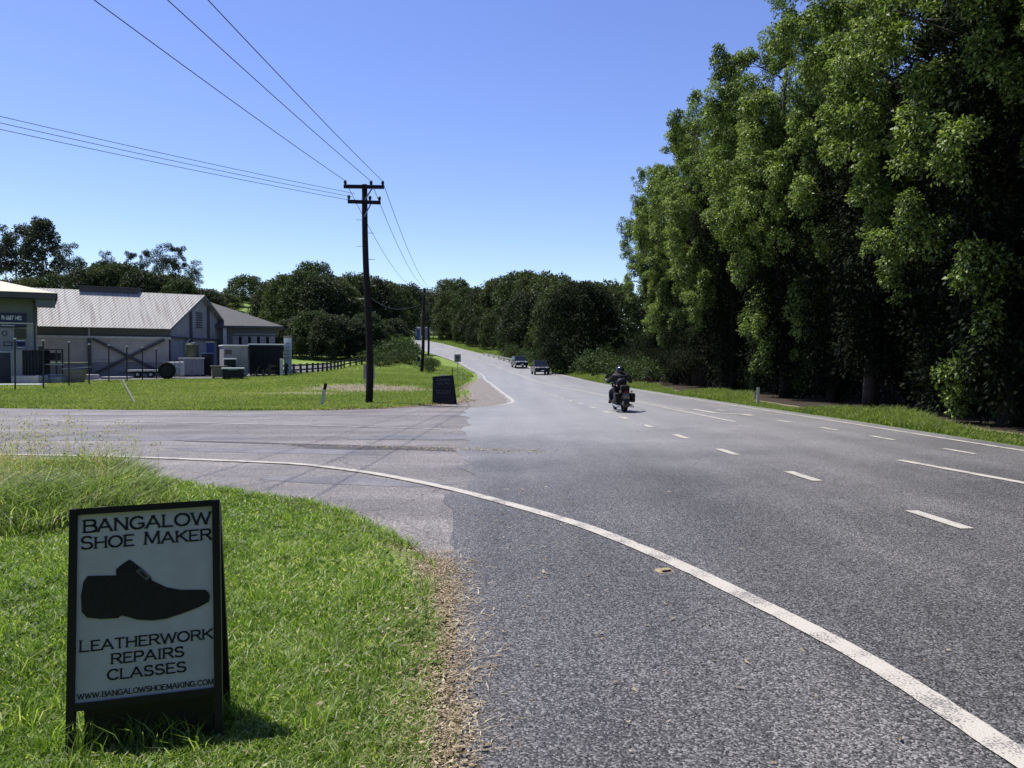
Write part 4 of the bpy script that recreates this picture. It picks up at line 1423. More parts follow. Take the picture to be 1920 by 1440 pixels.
mpos = Vector((3.55, 25.9, 0))
mpos.z = float(rz(mpos.x, mpos.y))
MYAW = R(4)
moto = empty('motorcycle', mpos, MYAW, 'black touring motorcycle with saddlebags riding away in the left lane', 'motorcycle')
def wheel(y, rr, tw_):
    o = MB().torus((0, y, rr), rr - tw_ / 2, tw_ / 2, 'x', 32, 10).build('wheel', M['rubber'], moto, smooth=True)
    rm_ = MB().torus((0, y, rr), rr - tw_, .02, 'x', 28, 8)
    for k in range(9):
        a = 2 * math.pi * k / 9
        rm_.tube([(0, y, rr), (0, y + (rr - tw_) * math.cos(a), rr + (rr - tw_) * math.sin(a))], .01, 5)
    rm_.tube([(-.07, y, rr), (.07, y, rr)], .05, 10)
    rm_.build('rim', M['chrome'], o, smooth=True)
wheel(-.72, .32, .17)
wheel(.88, .31, .12)
fd = MB()
for k in range(11):
    pass
pts = [(0, -.72 + .37 * math.cos(R(a)), .33 + .37 * math.sin(R(a))) for a in range(20, 201, 15)]
for a, b_ in zip(pts[:-1], pts[1:]): fd.bar(a, b_, .2, .03)
fd.build('rear_fender', M['carpaint'], moto)
fd = MB()
pts = [(0, .88 + .35 * math.cos(R(a)), .32 + .35 * math.sin(R(a))) for a in range(10, 171, 16)]
for a, b_ in zip(pts[:-1], pts[1:]): fd.bar(a, b_, .14, .025)
fd.build('front_fender', M['carpaint'], moto)
MB().ball((0, .1, .45), (.2, .3, .2)).box((0, .1, .28), (.3, .5, .16)).tube([(-.2, .05, .6), (.2, .15, .6)], .11, 10).build('engine', M['darkmetal'], moto, smooth=False)
MB().ball((0, .28, .78), (.15, .33, .14), 18, 10).build('fuel_tank', M['carpaint'], moto, smooth=True)
MB().ball((0, -.2, .66), (.17, .3, .07), 16, 8).ball((0, -.58, .72), (.15, .2, .06), 16, 8).build('seat', M['leather'], moto, smooth=True)
MB().tube([(0, .45, .9), (0, .2, .55), (0, -.3, .5), (0, -.72, .34)], .035, 8).build('frame', M['black'], moto)
for sx in (-1, 1):
    MB().tube([(sx * .09, .88, .31), (sx * .09, .62, .95)], .025, 8).build('fork', M['chrome'], moto)
    sb_ = MB().box((sx * .27, -.68, .52), (.17, .46, .32)).build('saddlebag', M['leather'], moto, bevel=.04)
    MB().box((sx * .27, -.915, .52), (.1, .012, .05)).build('buckle', M['darkmetal'], sb_)
    MB().tube([(sx * .2, .15, .35), (sx * .26, -.3, .24), (sx * .25, -.95, .22)], [.04, .05, .055], 12).build('exhaust_pipe', M['chrome'], moto)
    MB().tube([(sx * .1, .55, 1.0), (sx * .25, .5, 1.08), (sx * .42, .34, 1.06)], .016, 8).build('handlebar', M['chrome'], moto)
    mr = MB().tube([(sx * .3, .46, 1.08), (sx * .38, .44, 1.2)], .008, 6).ball((sx * .4, .43, 1.23), (.065, .02, .045)).build('mirror', M['black'], moto)
    MB().tube([(sx * .16, .3, .3), (sx * .34, .3, .3)], .02, 6).build('foot_peg', M['chrome'], moto)
    MB().tube([(sx * .2, -.96, .74), (sx * .2, -1.0, .74)], .035, 10).build('indicator', M['amber'], moto)
MB().box((0, .72, .98), (.34, .04, .3), (R(-25), 0, 0)).build('windscreen', M['glass'], moto)
MB().tube([(0, .72, .86), (0, .82, .86)], .1, 14).build('headlight', M['lampglass'], moto)
MB().box((0, -1.06, .72), (.13, .05, .07)).build('tail_light', M['red'], moto, bevel=.01)
MB().box((0, -1.1, .55), (.2, .012, .12), (R(-12), 0, 0)).build('number_plate', M['tan'], moto)
MB().box((0, -.72, .86), (.3, .2, .2)).build('luggage_roll', M['leather'], moto, bevel=.06)

moto.scale = (.91, .91, .91)
rider = empty('person', mpos, MYAW, 'rider in black leathers and dark helmet sitting on the motorcycle', 'person')
rider.scale = (1.0, .93, .95)
J = {'pelvis': ((0, -.28, .76), (.15, .12)), 'waist': ((0, -.24, .92), (.16, .12)), 'chest': ((0, -.15, 1.1), (.19, .14)), 'upper': ((0, -.09, 1.2), (.145, .11)), 'neck': ((0, -.04, 1.28), .06), 'head': ((0, 0, 1.37), .095), 'crown': ((0, .01, 1.46), .075)}
E = [('pelvis', 'waist'), ('waist', 'chest'), ('chest', 'upper'), ('upper', 'neck'), ('neck', 'head'), ('head', 'crown')]
for n_, sx in (('l', -1), ('r', 1)):
    J.update({n_ + 'sh': ((sx * .21, -.08, 1.2), .068), n_ + 'el': ((sx * .37, .06, 1.0), .048), n_ + 'wr': ((sx * .41, .28, 1.05), .033), n_ + 'palm': ((sx * .415, .34, 1.085), .036),
              n_ + 'hip': ((sx * .13, -.2, .74), .098), n_ + 'kn': ((sx * .26, .2, .66), .068), n_ + 'an': ((sx * .26, .22, .34), .042), n_ + 'toe': ((sx * .27, .4, .3), .038)})
    E += [('upper', n_ + 'sh'), (n_ + 'sh', n_ + 'el'), (n_ + 'el', n_ + 'wr'), (n_ + 'wr', n_ + 'palm'), ('pelvis', n_ + 'hip'), (n_ + 'hip', n_ + 'kn'), (n_ + 'kn', n_ + 'an'), (n_ + 'an', n_ + 'toe')]
skin_obj('body', J, E, M['skin'], rider, 'pelvis', 1)
K = {k: (J[k][0], tuple(1.14 * a for a in J[k][1]) if hasattr(J[k][1], '__len__') else J[k][1] * 1.55) for k in J}
jk = [k for k in K if k in ('pelvis', 'waist', 'chest', 'upper', 'neck') or k[1:] in ('sh', 'el', 'wr')]
skin_obj('jacket', {k: K[k] for k in jk}, [e_ for e_ in E if e_[0] in jk and e_[1] in jk], M['leather'], rider, 'pelvis')
Kp = dict(K)
tk_ = ['pelvis'] + [k for k in K if k[1:] in ('hip', 'kn', 'an')]
Kp['pelvis'] = (J['pelvis'][0], (.178, .14))
skin_obj('trousers', {k: Kp[k] for k in tk_}, [e_ for e_ in E if e_[0] in tk_ and e_[1] in tk_], M['denim'], rider, 'pelvis')
for n_, sx in (('l', -1), ('r', 1)):
    skin_obj('boot', {'a': ((sx * .262, .215, .44), .075), 'b': ((sx * .262, .215, .33), .068), 'c': ((sx * .272, .4, .29), .055), 'd': ((sx * .275, .45, .285), .045)}, [('a', 'b'), ('b', 'c'), ('c', 'd')], M['leather'], rider, 'b')
    gj = {'p': ((sx * .415, .345, 1.09), .042), 'w': ((sx * .41, .28, 1.055), .042)}
    ge = [('w', 'p')]
    for k in range(4):
        ox = sx * (-.035 + k * .023)
        ln_ = (.036, .042, .04, .032)[k]
        gj.update({'k%d' % k: ((sx * .415 + ox, .385, 1.105), .012), 'm%d' % k: ((sx * .415 + ox, .385 + ln_ * .6, 1.085), .0105), 't%d' % k: ((sx * .415 + ox, .375, 1.085 - ln_), .0095)})
        ge += [('p', 'k%d' % k), ('k%d' % k, 'm%d' % k), ('m%d' % k, 't%d' % k)]
    gj.update({'th1': ((sx * .365, .35, 1.08), .013), 'th2': ((sx * .36, .375, 1.05), .011)})
    ge += [('p', 'th1'), ('th1', 'th2')]
    skin_obj('glove', gj, ge, M['leather'], rider, 'p', 1)
hm = MB().ball((0, .0, 1.405), (.142, .165, .155), 22, 14)
hm.build('helmet', M['helmet'], rider, smooth=True)
MB().ball((0, .085, 1.405), (.105, .085, .06), 16, 8).build('visor', M['glass'], rider, smooth=True)
MB().box((0, -.262, 1.12), (.2, .012, .05), (R(-14), 0, 0)).build('back_patch', M['greywall'], rider)
MB().ball((-.03, -.33, .98), (.15, .085, .16), 14, 10).build('waist_bag', M['leather'], rider, smooth=True)

# ------------------------------------------------------------------ cars
def car(loc, yaw, paint, label, bull):
    r_ = empty('car', loc, yaw, label, 'car', 'cars coming along the road')
    r_.scale = (.93, .93, .93)
    W = .9
    prof = [(-2.3, .35), (-2.3, .95), (-2.2, 1.05), (.85, 1.08), (2.05, .98), (2.3, .86), (2.36, .55), (2.3, .32)]
    MB().prism(prof, -W, W, 'x').build('body', paint, r_, bevel=.07)
    cb = MB()
    lo_ = [(-W + .05, -2.2, 1.04), (W - .05, -2.2, 1.04), (W - .05, .95, 1.06), (-W + .05, .95, 1.06)]
    hi_ = [(-W + .2, -2.0, 1.68), (W - .2, -2.0, 1.68), (W - .2, .25, 1.68), (-W + .2, .25, 1.68)]
    cb.add(lo_ + hi_, [(3, 2, 1, 0), (4, 5, 6, 7), (0, 1, 5, 4), (1, 2, 6, 5), (2, 3, 7, 6), (3, 0, 4, 7)])
    cab = cb.build('cabin', M['glass'], r_, bevel=.03)
    MB().add([(-W + .19, -2.02, 1.67), (W - .19, -2.02, 1.67), (W - .19, .27, 1.67), (-W + .19, .27, 1.67), (-W + .25, -1.95, 1.74), (W - .25, -1.95, 1.74), (W - .25, .15, 1.74), (-W + .25, .15, 1.74)],
             [(3, 2, 1, 0), (4, 5, 6, 7), (0, 1, 5, 4), (1, 2, 6, 5), (2, 3, 7, 6), (3, 0, 4, 7)]).build('roof', paint, r_)
    for sx in (-1, 1):
        MB().bar((sx * (W - .07), .96, 1.05), (sx * (W - .21), .26, 1.69), .07, .07).build('windscreen_pillar', paint, r_)
        hl = MB().box((sx * .62, 2.24, .82), (.38, .12, .17), (R(-15), 0, R(-12 * sx))).build('headlight', M['lampglass'], r_, bevel=.03)
        mi = MB().box((sx * (W + .13), .75, 1.12), (.22, .12, .16)).build('mirror', paint, r_, bevel=.03)
        MB().bar((sx * (W - .2), -1.8, 1.78), (sx * (W - .2), .1, 1.78), .05, .05).build('roof_rail', M['black'], r_)
        MB().box((sx * .66, 2.35, .48), (.16, .04, .09)).build('fog_lamp', M['lampglass'], r_)
        for y in (-1.4, 1.45):
            wl_ = MB().torus((sx * (W - .1), y, .36), .26, .11, 'x', 24, 8).build('wheel', M['rubber'], r_, smooth=True)
            MB().tube([(sx * (W - .16), y, .36), (sx * (W + .01), y, .36)], .2, 16).build('rim', M['galv'], wl_)
    MB().box((0, 2.31, .74), (.84, .1, .2)).build('grille', M['black'], r_, bevel=.02)
    MB().box((0, 2.34, .46), (1.72, .14, .2)).build('bumper', M['blackrough'], r_, bevel=.04)
    MB().box((0, 2.42, .5), (.38, .015, .11)).build('number_plate', M['white'], r_)
    MB().box((0, 2.2, .9), (1.5, .25, .03), (R(-12), 0, 0)).build('bonnet_edge', M['galv'], r_)
    if bull:
        bl = MB()
        bl.tube([(-.7, 2.5, .4), (-.6, 2.52, .95), (.6, 2.52, .95), (.7, 2.5, .4)], .035, 8)
        bl.build('bull_bar', M['black'], r_)
    return r_
def roadyaw(y):
    dx = (float(RE(y + 4)) - float(RE(y - 4))) / 8
    return math.pi - math.atan(dx) * 1.0 + 0
for (px, py, d, pm_, lab, bull) in ((1012.5, 702, 89, M['carpaint'], 'nearer dark four wheel drive with headlamps coming towards us', True), (973.5, 691, 108, M['carpaint2'], 'farther dark grey wagon coming round the bend', False)):
    p = at(px, py, d)
    p.z = float(rz(p.x, d))
    car(p, math.pi + math.atan(-(float(RE(d + 4)) - float(RE(d - 4))) / 8) , pm_, lab, bull)

# ------------------------------------------------------------------ vegetation
def leaf_quads(cent, axis, nrm, length, width, fold=.25):
    """leaf diamonds: cent (N,3) base points, axis direction, nrm approx normal"""
    a = axis / np.linalg.norm(axis, axis=1, keepdims=True)
    s_ = np.cross(a, nrm)
    s_ /= np.linalg.norm(s_, axis=1, keepdims=True) + 1e-9
    nn_ = np.cross(s_, a)
    L_ = length[:, None]; W_ = width[:, None]
    v0 = cent
    v1 = cent + a * L_ * .45 + s_ * W_ * .5 + nn_ * W_ * fold
    v2 = cent + a * L_
    v3 = cent + a * L_ * .45 - s_ * W_ * .5 + nn_ * W_ * fold
    return np.stack([v0, v1, v2, v3], 1).reshape(-1, 3)

def foliage(name, clumps, per, size, m, parent, seed, droop=.5, aspect=.5, shell=(.7, 1.08), top=.25, tintshift=0.0, vine=0.0):
    """clumps: (x,y,z,rx,ry,rz)"""
    rg = np.random.default_rng(seed)
    cl = np.array(clumps, float)
    n_ = len(cl)
    vol = (cl[:, 3] * cl[:, 4] * cl[:, 5]) ** (2 / 3)
    cnt = np.maximum(6, (per * vol / vol.mean())).astype(int)
    id_ = np.repeat(np.arange(n_), cnt)
    N = len(id_)
    d = rg.normal(size=(N, 3))
    d[:, 2] += top
    d /= np.linalg.norm(d, axis=1, keepdims=True)
    rr = rg.uniform(shell[0], shell[1], N)
    # bumpy clump outline
    ph = rg.uniform(0, 6.28, (n_, 3))
    rr *= 1 + .16 * np.sin(5 * d[:, 0] + ph[id_, 0]) * np.sin(5 * d[:, 1] + ph[id_, 1]) + .1 * np.sin(7 * d[:, 2] + ph[id_, 2])
    c = cl[id_, :3] + d * cl[id_, 3:6] * rr[:, None]
    ax = d * .7 + rg.normal(size=(N, 3)) * .55
    ax[:, 2] -= droop
    nr = d + rg.normal(size=(N, 3)) * .6 + np.array([0, 0, .4])
    ln_ = size * rg.uniform(.65, 1.35, N)
    v = leaf_quads(c, ax, nr, ln_, ln_ * aspect * rg.uniform(.8, 1.2, N))
    ctint = rg.uniform(-.18, .18, n_)
    if vine: ctint = np.where(rg.random(n_) < vine, rg.uniform(.0, .22, n_), rg.uniform(-.42, -.18, n_))
    tint = np.clip(rg.beta(2.2, 2.2, N) + ctint[id_] + tintshift, 0, 1)
    return np_mesh(name, v, np.full(N, 4), np.arange(4 * N), m, parent, tint)

def trunk_mesh(name, Hh, r0, limbs, m, parent, seed, bend=.4, top=.9):
    rg = random.Random(seed)
    mb = MB()
    pts, rad = [], []
    n_ = 9
    bx, by = rg.uniform(-bend, bend), rg.uniform(-bend, bend)
    for i in range(n_):
        t = i / (n_ - 1) * top
        pts.append((bx * math.sin(t * 3) + rg.gauss(0, .04), by * math.sin(t * 2.6) + rg.gauss(0, .04), -.3 + (Hh + .3) * t))
        rad.append(r0 * (1.25 if i == 0 else 1) * (1 - .82 * t))
    mb.tube(pts, rad, 9)
    for (x, y, z) in limbs:
        zb_ = max(Hh * .1, min(z - abs(rg.gauss(1.2, .6)) - .15 * math.hypot(x, y), Hh * top * .96))
        t = (zb_ + .3) / (Hh + .3) / top
        k = min(n_ - 2, int(t * (n_ - 1)))
        b_ = Vector(pts[k]).lerp(Vector(pts[k + 1]), min(1, t * (n_ - 1) - k))
        e_ = Vector((x, y, z))
        mid = b_.lerp(e_, .5) + Vector((rg.gauss(0, .15), rg.gauss(0, .15), rg.uniform(-.1, .35)))
        rr = max(.02, r0 * .32 * (1 - .7 * t))
        mb.tube([b_, mid, e_], [rr, rr * .65, rr * .25], 6)
    return mb.build(name, m, parent, smooth=True)

def column_tree(seed, Hh=18.0, rad=3.6, low=1.2, dens=1.0):
    """a tall evergreen: a core of foliage coloured dark for the shade inside, and bright climbing curtains standing out of it in separate heads"""
    rg = random.Random(seed)
    root = empty('tall_tree', (0, 0, 0))
    heads, core, limbs = [], [], []
    bulge = [(rg.uniform(.15, .95), rg.uniform(0, 6.28), rg.uniform(.25, .6)) for _ in range(8)]
    def env(t, a):
        e = rad * float(np.interp(t, [0, .14, .32, .6, .8, .92, 1], [.42, .5, .8, 1, .92, .66, .25]))
        for bt, ba_, bk_ in bulge:
            e *= 1 + bk_ * math.exp(-((t - bt) / .08) ** 2) * max(0, math.cos(a - ba_)) ** 2
        return e
    z = low
    while z < Hh:
        t = (z - low) / (Hh - low)
        e0 = env(t, 0)
        nn = max(2, int(2 * math.pi * e0 / 2.35 * dens))
        a0 = rg.uniform(0, 6.28)
        for j in range(nn):
            if rg.random() < float(np.interp(t, [0, .2, .45, 1], [.62, .5, .16, .14])): continue
            a = a0 + 2 * math.pi * (j + rg.uniform(-.3, .3)) / nn
            e_ = env(t, a) * rg.uniform(.82, 1.1)
            x, y = e_ * math.cos(a), e_ * math.sin(a)
            zz = z + rg.uniform(-.7, .7)
            r_ = rg.uniform(.45, .9) * (1 - .15 * t)
            el = rg.uniform(.8, 1.7)
            heads.append((x, y, zz, r_, r_, r_ * el))
            if rg.random() < .6: limbs.append((x * .92, y * .92, zz))
            z2, rr = zz - r_ * el * .95, r_
            for _ in range(rg.choice((0, 1, 1, 2))):
                rr *= rg.uniform(.62, .82)
                x += rg.gauss(0, .12) - .08 * math.cos(a); y += rg.gauss(0, .12) - .08 * math.sin(a)
                heads.append((x, y, max(.6, z2), rr, rr, rr * 1.5))
                z2 -= rr * 1.6
        z += 2.05
    for i in range(30):
        t = (i + .5) / 30 * .7
        a = i * 2.399
        e_ = env(t, a) * rg.uniform(.2, .55)
        r_ = rg.uniform(.8, 1.25)
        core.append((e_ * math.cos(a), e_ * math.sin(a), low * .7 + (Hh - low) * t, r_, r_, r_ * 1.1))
    for q_ in range(10):                                      # loose sprays reaching out of the crown
        t = rg.uniform(.5, 1)
        a = rg.uniform(0, 6.28)
        k0 = max(env(t, a), 1.0) * 1.1
        limbs.append((k0 * math.cos(a), k0 * math.sin(a), low + (Hh - low) * t))
        for q2 in range(9):
            rr = rg.uniform(.12, .27)
            k = k0 * (.72 + .05 * q2)
            heads.append((k * math.cos(a) + rg.gauss(0, .32), k * math.sin(a) + rg.gauss(0, .32), low + (Hh - low) * t + rg.gauss(0, .22) - .05 * q2, rr * 1.3, rr * 1.3, rr * .8))
    trunk_mesh('trunk', Hh, .27, limbs, M['bark'], root, seed)
    tufts = []
    for (x, y, z, rx, ry, rz_) in heads:
        if rx < .37:
            tufts.append((x, y, z, rx, ry, rz_))
            continue
        for q_ in range(rg.randint(6, 9)):
            d_ = Vector((rg.gauss(0, 1), rg.gauss(0, 1), rg.gauss(.25, 1))).normalized()
            k = rg.uniform(.5, 1.0)
            r2 = rx * rg.uniform(.3, .56)
            tufts.append((x + d_.x * rx * k, y + d_.y * ry * k, z + d_.z * rz_ * k, r2, r2, r2 * rg.uniform(.8, 1.5)))
    foliage('crown', tufts, 150, .115, M['leaf_big'], root, seed, .5, .52, (.55, 1.12), .5, .1, 0.0)
    foliage('inner_crown', core, 800, .16, M['leaf_deep'], root, seed + 500, .4, .5, (.35, 1.1), .2, -.25)  # shade between the heads painted as near-black core leaves
    return root
def dome_tree(seed, Hh=12.0, rad=5.0, n_cl=95, per=150, size=.42, m='leaf_dark', name='dense_tree', low=.12, trunk='bark', rcl=(.8, 1.5), open_=False, flat=1.0):
    rg = random.Random(seed)
    root = empty(name, (0, 0, 0))
    cl, limbs = [], []
    for i in range(n_cl):
        u = (i + .5) / n_cl
        zz = 1 - 1.0 * u
        a = i * 2.399 + rg.uniform(-.4, .4)
        k = rg.uniform(.72, 1.02)
        h_ = Hh * low + Hh * (1 - low) * zz ** .85 * (.9 + .1 * rg.random())
        env = math.sqrt(max(0, 1 - (zz * .97) ** 2.2)) * (1 if zz > .2 else .85 + .75 * zz)
        r_ = rg.uniform(*rcl) * rad / 5
        x, y = env * rad * k * math.cos(a), env * rad * k * math.sin(a)
        cl.append((x, y, max(r_ * .6, h_ - r_ * .6), r_, r_, r_ * rg.uniform(.65, .95) * flat))
        if open_ or i % 3 == 0: limbs.append((x * .9, y * .9, h_ - r_ * .6))
    trunk_mesh('trunk', Hh, .05 * rad + .1, limbs, M[trunk], root, seed, .5, .8)
    foliage('crown', cl, per, size, M[m], root, seed, .3, .5, (.6, 1.08), .3)
    return root
def gum_tree(seed, Hh=18.0, rad=5.0, n_cl=34, low=.4, per=150, size=.5):
    rg = random.Random(seed)
    root = empty('gum_tree', (0, 0, 0))
    cl, limbs = [], []
    for i in range(n_cl):
        t = rg.random() ** .8
        z = Hh * (low + (1 - low) * t)
        env = rad * (.35 + .65 * math.sin(math.pi * (.15 + .75 * t)))
        a = i * 2.399
        k = rg.uniform(.3, 1.0)
        x, y = env * k * math.cos(a), env * k * math.sin(a)
        r_ = rg.uniform(.7, 1.35) * rad / 5
        cl.append((x, y, z - r_ * .5, r_ * 1.1, r_ * 1.1, r_ * .75))
        limbs.append((x * .95, y * .95, z - r_ * .7))
    trunk_mesh('trunk', Hh, .26, limbs, M['palebark'], root, seed, .6, .9)
    foliage('crown', cl, per, size, M['leaf_gum'], root, seed, .6, .4, (.5, 1.1), .2)
    return root
def shrub(seed, rad=1.2, hgt=1.4, n_cl=16, per=90, size=.16, m='leaf_shrub', name='shrub'):
    rg = random.Random(seed)
    root = empty(name, (0, 0, 0))
    cl, stems = [], MB()
    for i in range(n_cl):
        a = i * 2.399
        k = math.sqrt((i + .5) / n_cl)
        x, y = rad * k * math.cos(a), rad * k * math.sin(a)
        z = hgt * (.35 + .5 * (1 - k * k)) * rg.uniform(.7, 1.15)
        r_ = rg.uniform(.28, .45) * rad
        cl.append((x, y, z, r_, r_, r_ * .8))
        stems.tube([(x * .1, y * .1, -.1), (x * .6, y * .6, z * .5), (x, y, z)], [.03, .02, .01], 5)
    stems.build('stem', M['bark'], root)
    foliage('foliage', cl, per, size, M[m], root, seed, .1, .4, (.5, 1.15), .3)
    return root

used = {}
def place(proto, x, y, sc, rzz, label, cat, group=None, dz=0, sz=None):
    o = proto if proto.name not in used else copy_tree(proto)
    used.setdefault(proto.name, 1)
    o.location = (x, y, h1(x, y) + dz)
    o.rotation_euler = (0, 0, rzz)
    s_ = (sc, sc, sz if sz else sc)
    o.scale = s_
    tag(o, label, cat, group)
    return o
ORD = ['nearest', 'second', 'third', 'fourth', 'fifth', 'sixth', 'seventh', 'eighth', 'ninth', 'tenth', 'eleventh', 'twelfth', 'thirteenth', 'fourteenth', 'fifteenth', 'sixteenth', 'seventeenth', 'eighteenth', 'nineteenth', 'twentieth']
def nth(i): return ORD[i] if i else 'first'

# the tall stand on the right
cols_ = [column_tree(21, 18.6, 3.1), column_tree(22, 17.6, 2.8), column_tree(23, 19.4, 3.3), column_tree(24, 17.0, 2.9, 2.2), column_tree(25, 18.8, 3.0)]
rg = random.Random(77)
front_row = []
y = 15.5
while y < 74:
    front_row.append(y)
    y += rg.uniform(3.7, 4.8) + max(0, (y - 45) * .03)
for i, y in enumerate(front_row):
    sc = rg.uniform(.9, 1.08) * (1.0 if y < 60 else .98)
    x = 13.3 + rg.uniform(-.7, .6) + (.35 if y > 60 else 0)
    if y > 36: sc = (17.5 + .012 * (y - 36)) / (18.6, 17.6, 19.4, 17.0, 18.8)[i % 5] * rg.uniform(.95, 1.04)
    place(cols_[i % 5], x, y, sc, rg.uniform(0, 6.28), 'tall roadside evergreen hung with leafy curtains, %s of the front row from the right edge' % nth(i), 'tree', 'tall trees along the road', -.1)
y = 17.5
i = 0
while y < 84:
    place(cols_[(i + 2) % 5], 18.6 + rg.uniform(-.8, .8), y, rg.uniform(.7, .88), rg.uniform(0, 6.28), 'tall evergreen behind the roadside row, %s of the back row from the right edge' % nth(i), 'tree', 'tall trees behind the front row', -.1)
    y += rg.uniform(4.6, 5.8)
    i += 1
# thick undergrowth at their feet, its deep shade put into the leaf colour
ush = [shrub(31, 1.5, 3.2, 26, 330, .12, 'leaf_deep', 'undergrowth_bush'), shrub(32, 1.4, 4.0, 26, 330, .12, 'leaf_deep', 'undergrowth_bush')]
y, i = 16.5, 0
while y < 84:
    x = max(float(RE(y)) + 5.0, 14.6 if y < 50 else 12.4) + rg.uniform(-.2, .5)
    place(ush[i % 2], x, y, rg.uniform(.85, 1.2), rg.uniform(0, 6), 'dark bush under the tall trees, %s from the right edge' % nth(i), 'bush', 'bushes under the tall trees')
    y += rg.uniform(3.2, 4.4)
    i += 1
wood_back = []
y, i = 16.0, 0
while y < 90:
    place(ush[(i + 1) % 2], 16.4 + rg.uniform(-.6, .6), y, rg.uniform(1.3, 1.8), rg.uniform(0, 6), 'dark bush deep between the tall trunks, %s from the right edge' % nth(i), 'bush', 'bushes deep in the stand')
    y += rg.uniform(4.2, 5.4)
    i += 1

# the dark round tree beyond the stand and the woods on both sides of the far road
M['leaf_olive'] = leafmat('olive_wood_leaf', [(0, (.022, .03, .014)), (.5, (.05, .064, .024)), (.85, (.09, .108, .038)), (1, (.13, .14, .06))], .25, .6, .15)
M['leaf_mid'] = leafmat('mid_green_wood_leaf', [(0, (.02, .03, .014)), (.5, (.036, .056, .02)), (.85, (.065, .09, .03)), (1, (.1, .12, .05))], .25, .6, .15)
dom = [dome_tree(41, 12.5, 5.2), dome_tree(42, 12.0, 5.0, 120, 130, .36, 'leaf_olive', 'dense_tree', .12, 'palebark', (.6, 1.2)), dome_tree(43, 13.5, 4.6, 70, 190, .42, 'leaf_mid', 'dense_tree', .16, 'bark', (.9, 1.7))]
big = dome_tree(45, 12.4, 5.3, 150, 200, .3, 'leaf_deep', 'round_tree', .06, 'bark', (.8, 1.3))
p = at(1090, 690, 93)
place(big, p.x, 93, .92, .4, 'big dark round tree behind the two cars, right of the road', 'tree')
# right wood: (px, top py, d)
rw = [(826, 545, 205), (848, 540, 196), (880, 534, 188), (905, 536, 176), (940, 514, 172), (975, 506, 160), (1010, 502, 150), (1040, 508, 140), (1135, 520, 118), (1160, 530, 108), (1060, 520, 122), (990, 540, 134)]
for i, (px, pt, d) in enumerate(sorted(rw)):
    x = at(px, 600, d).x
    top = at(px, pt, d).z
    hh = top - h1(x, d)
    k = 1 if px > 1010 else i % 3
    Hp = (12.5, 12.0, 13.5)[k]
    s_ = hh / Hp
    place(dom[k], x, d, s_ * .95, i * 1.7, 'dark tree of the wood right of the far road, %s from the left' % nth(i), 'tree', 'wood right of the far road', 0, s_)
rf = [(838, 590, 192), (868, 585, 178), (898, 588, 166), (925, 580, 157), (955, 590, 147), (985, 598, 136), (1005, 610, 129)]
lime = shrub(51, 1.6, 2.4, 22, 110, .22, 'leaf_lime', 'pale_bush')
for i, (px, pt, d) in enumerate(rf):
    x = at(px, 600, d).x
    hh = at(px, pt, d).z - h1(x, d)
    k = (i + 1) % 3
    s_ = hh / (12.5, 12.0, 13.5)[k]
    place(dom[k], x, d, s_ * .95, i * 2.1, 'lower dark tree at the front of the right hand wood, %s from the left' % nth(i), 'tree', 'front of the right wood', -.3, s_)
# left wood
lw = [(500, 535, 150), (520, 520, 132), (545, 508, 124), (572, 501, 120), (602, 512, 118), (632, 515, 122), (662, 508, 128), (690, 512, 132), (716, 522, 136), (742, 534, 142), (765, 528, 235), (783, 540, 255), (800, 542, 245)]
for i, (px, pt, d) in enumerate(lw):
    x = at(px, 600, d).x
    hh = at(px, pt, d).z - h1(x, d)
    k = (i + 2) % 3
    s_ = hh / (12.5, 12.0, 13.5)[k]
    place(dom[k], x, d, min(s_, 1.15) * .95, i * 1.3, 'dark tree of the wood left of the far road, %s from the left' % nth(i), 'tree', 'wood left of the far road', 0, s_)
lf = [(548, 590, 108), (585, 575, 106), (622, 580, 104), (655, 590, 106), (688, 580, 109), (715, 600, 112), (738, 590, 120)]
for i, (px, pt, d) in enumerate(lf):
    x = at(px, 600, d).x
    hh = at(px, pt, d).z - h1(x, d)
    k = (0, 2, 0, 0, 2, 0, 0)[i]
    s_ = hh / (12.5, 12.0, 13.5)[k]
    place(dom[k], x, d, s_ * 1.15, i * 2.4, 'lower dark tree at the front of the left hand wood, %s from the left' % nth(i), 'tree', 'front of the left wood', -.3, s_)
p = gp(748, 110)
place(lime, p.x, 110, 1.15, 0, 'lime green bush left of the bend under the dark wood', 'bush')
# hill trees on the left behind the sheds
hl = [(20, 520, 150), (60, 515, 146), (110, 510, 150), (160, 500, 146), (195, 492, 148), (232, 488, 150), (268, 500, 146), (305, 510, 150), (340, 520, 146), (385, 538, 160), (420, 548, 175), (455, 556, 190), (480, 560, 210)]
for i, (px, pt, d) in enumerate(hl):
    x = at(px, 600, d).x
    hh = at(px, pt, d).z - h1(x, d)
    k = i % 3
    s_ = hh / (12.5, 12.0, 13.5)[k]
    place(dom[k], x, d, max(.8, s_) * .95, i * 1.9, 'dark bushy tree on the hill behind the sheds, %s from the left' % nth(i), 'tree', 'bushy hill trees', 0, s_)
gums = [gum_tree(61, 18, 5.0), gum_tree(62, 18, 4.2, 30), gum_tree(63, 18, 6.0, 44, .35)]
tallg = dome_tree(64, 18, 3.6, 60, 130, .5, 'leaf_gum', 'tall_dark_tree', .3, 'palebark', (.8, 1.5), True)
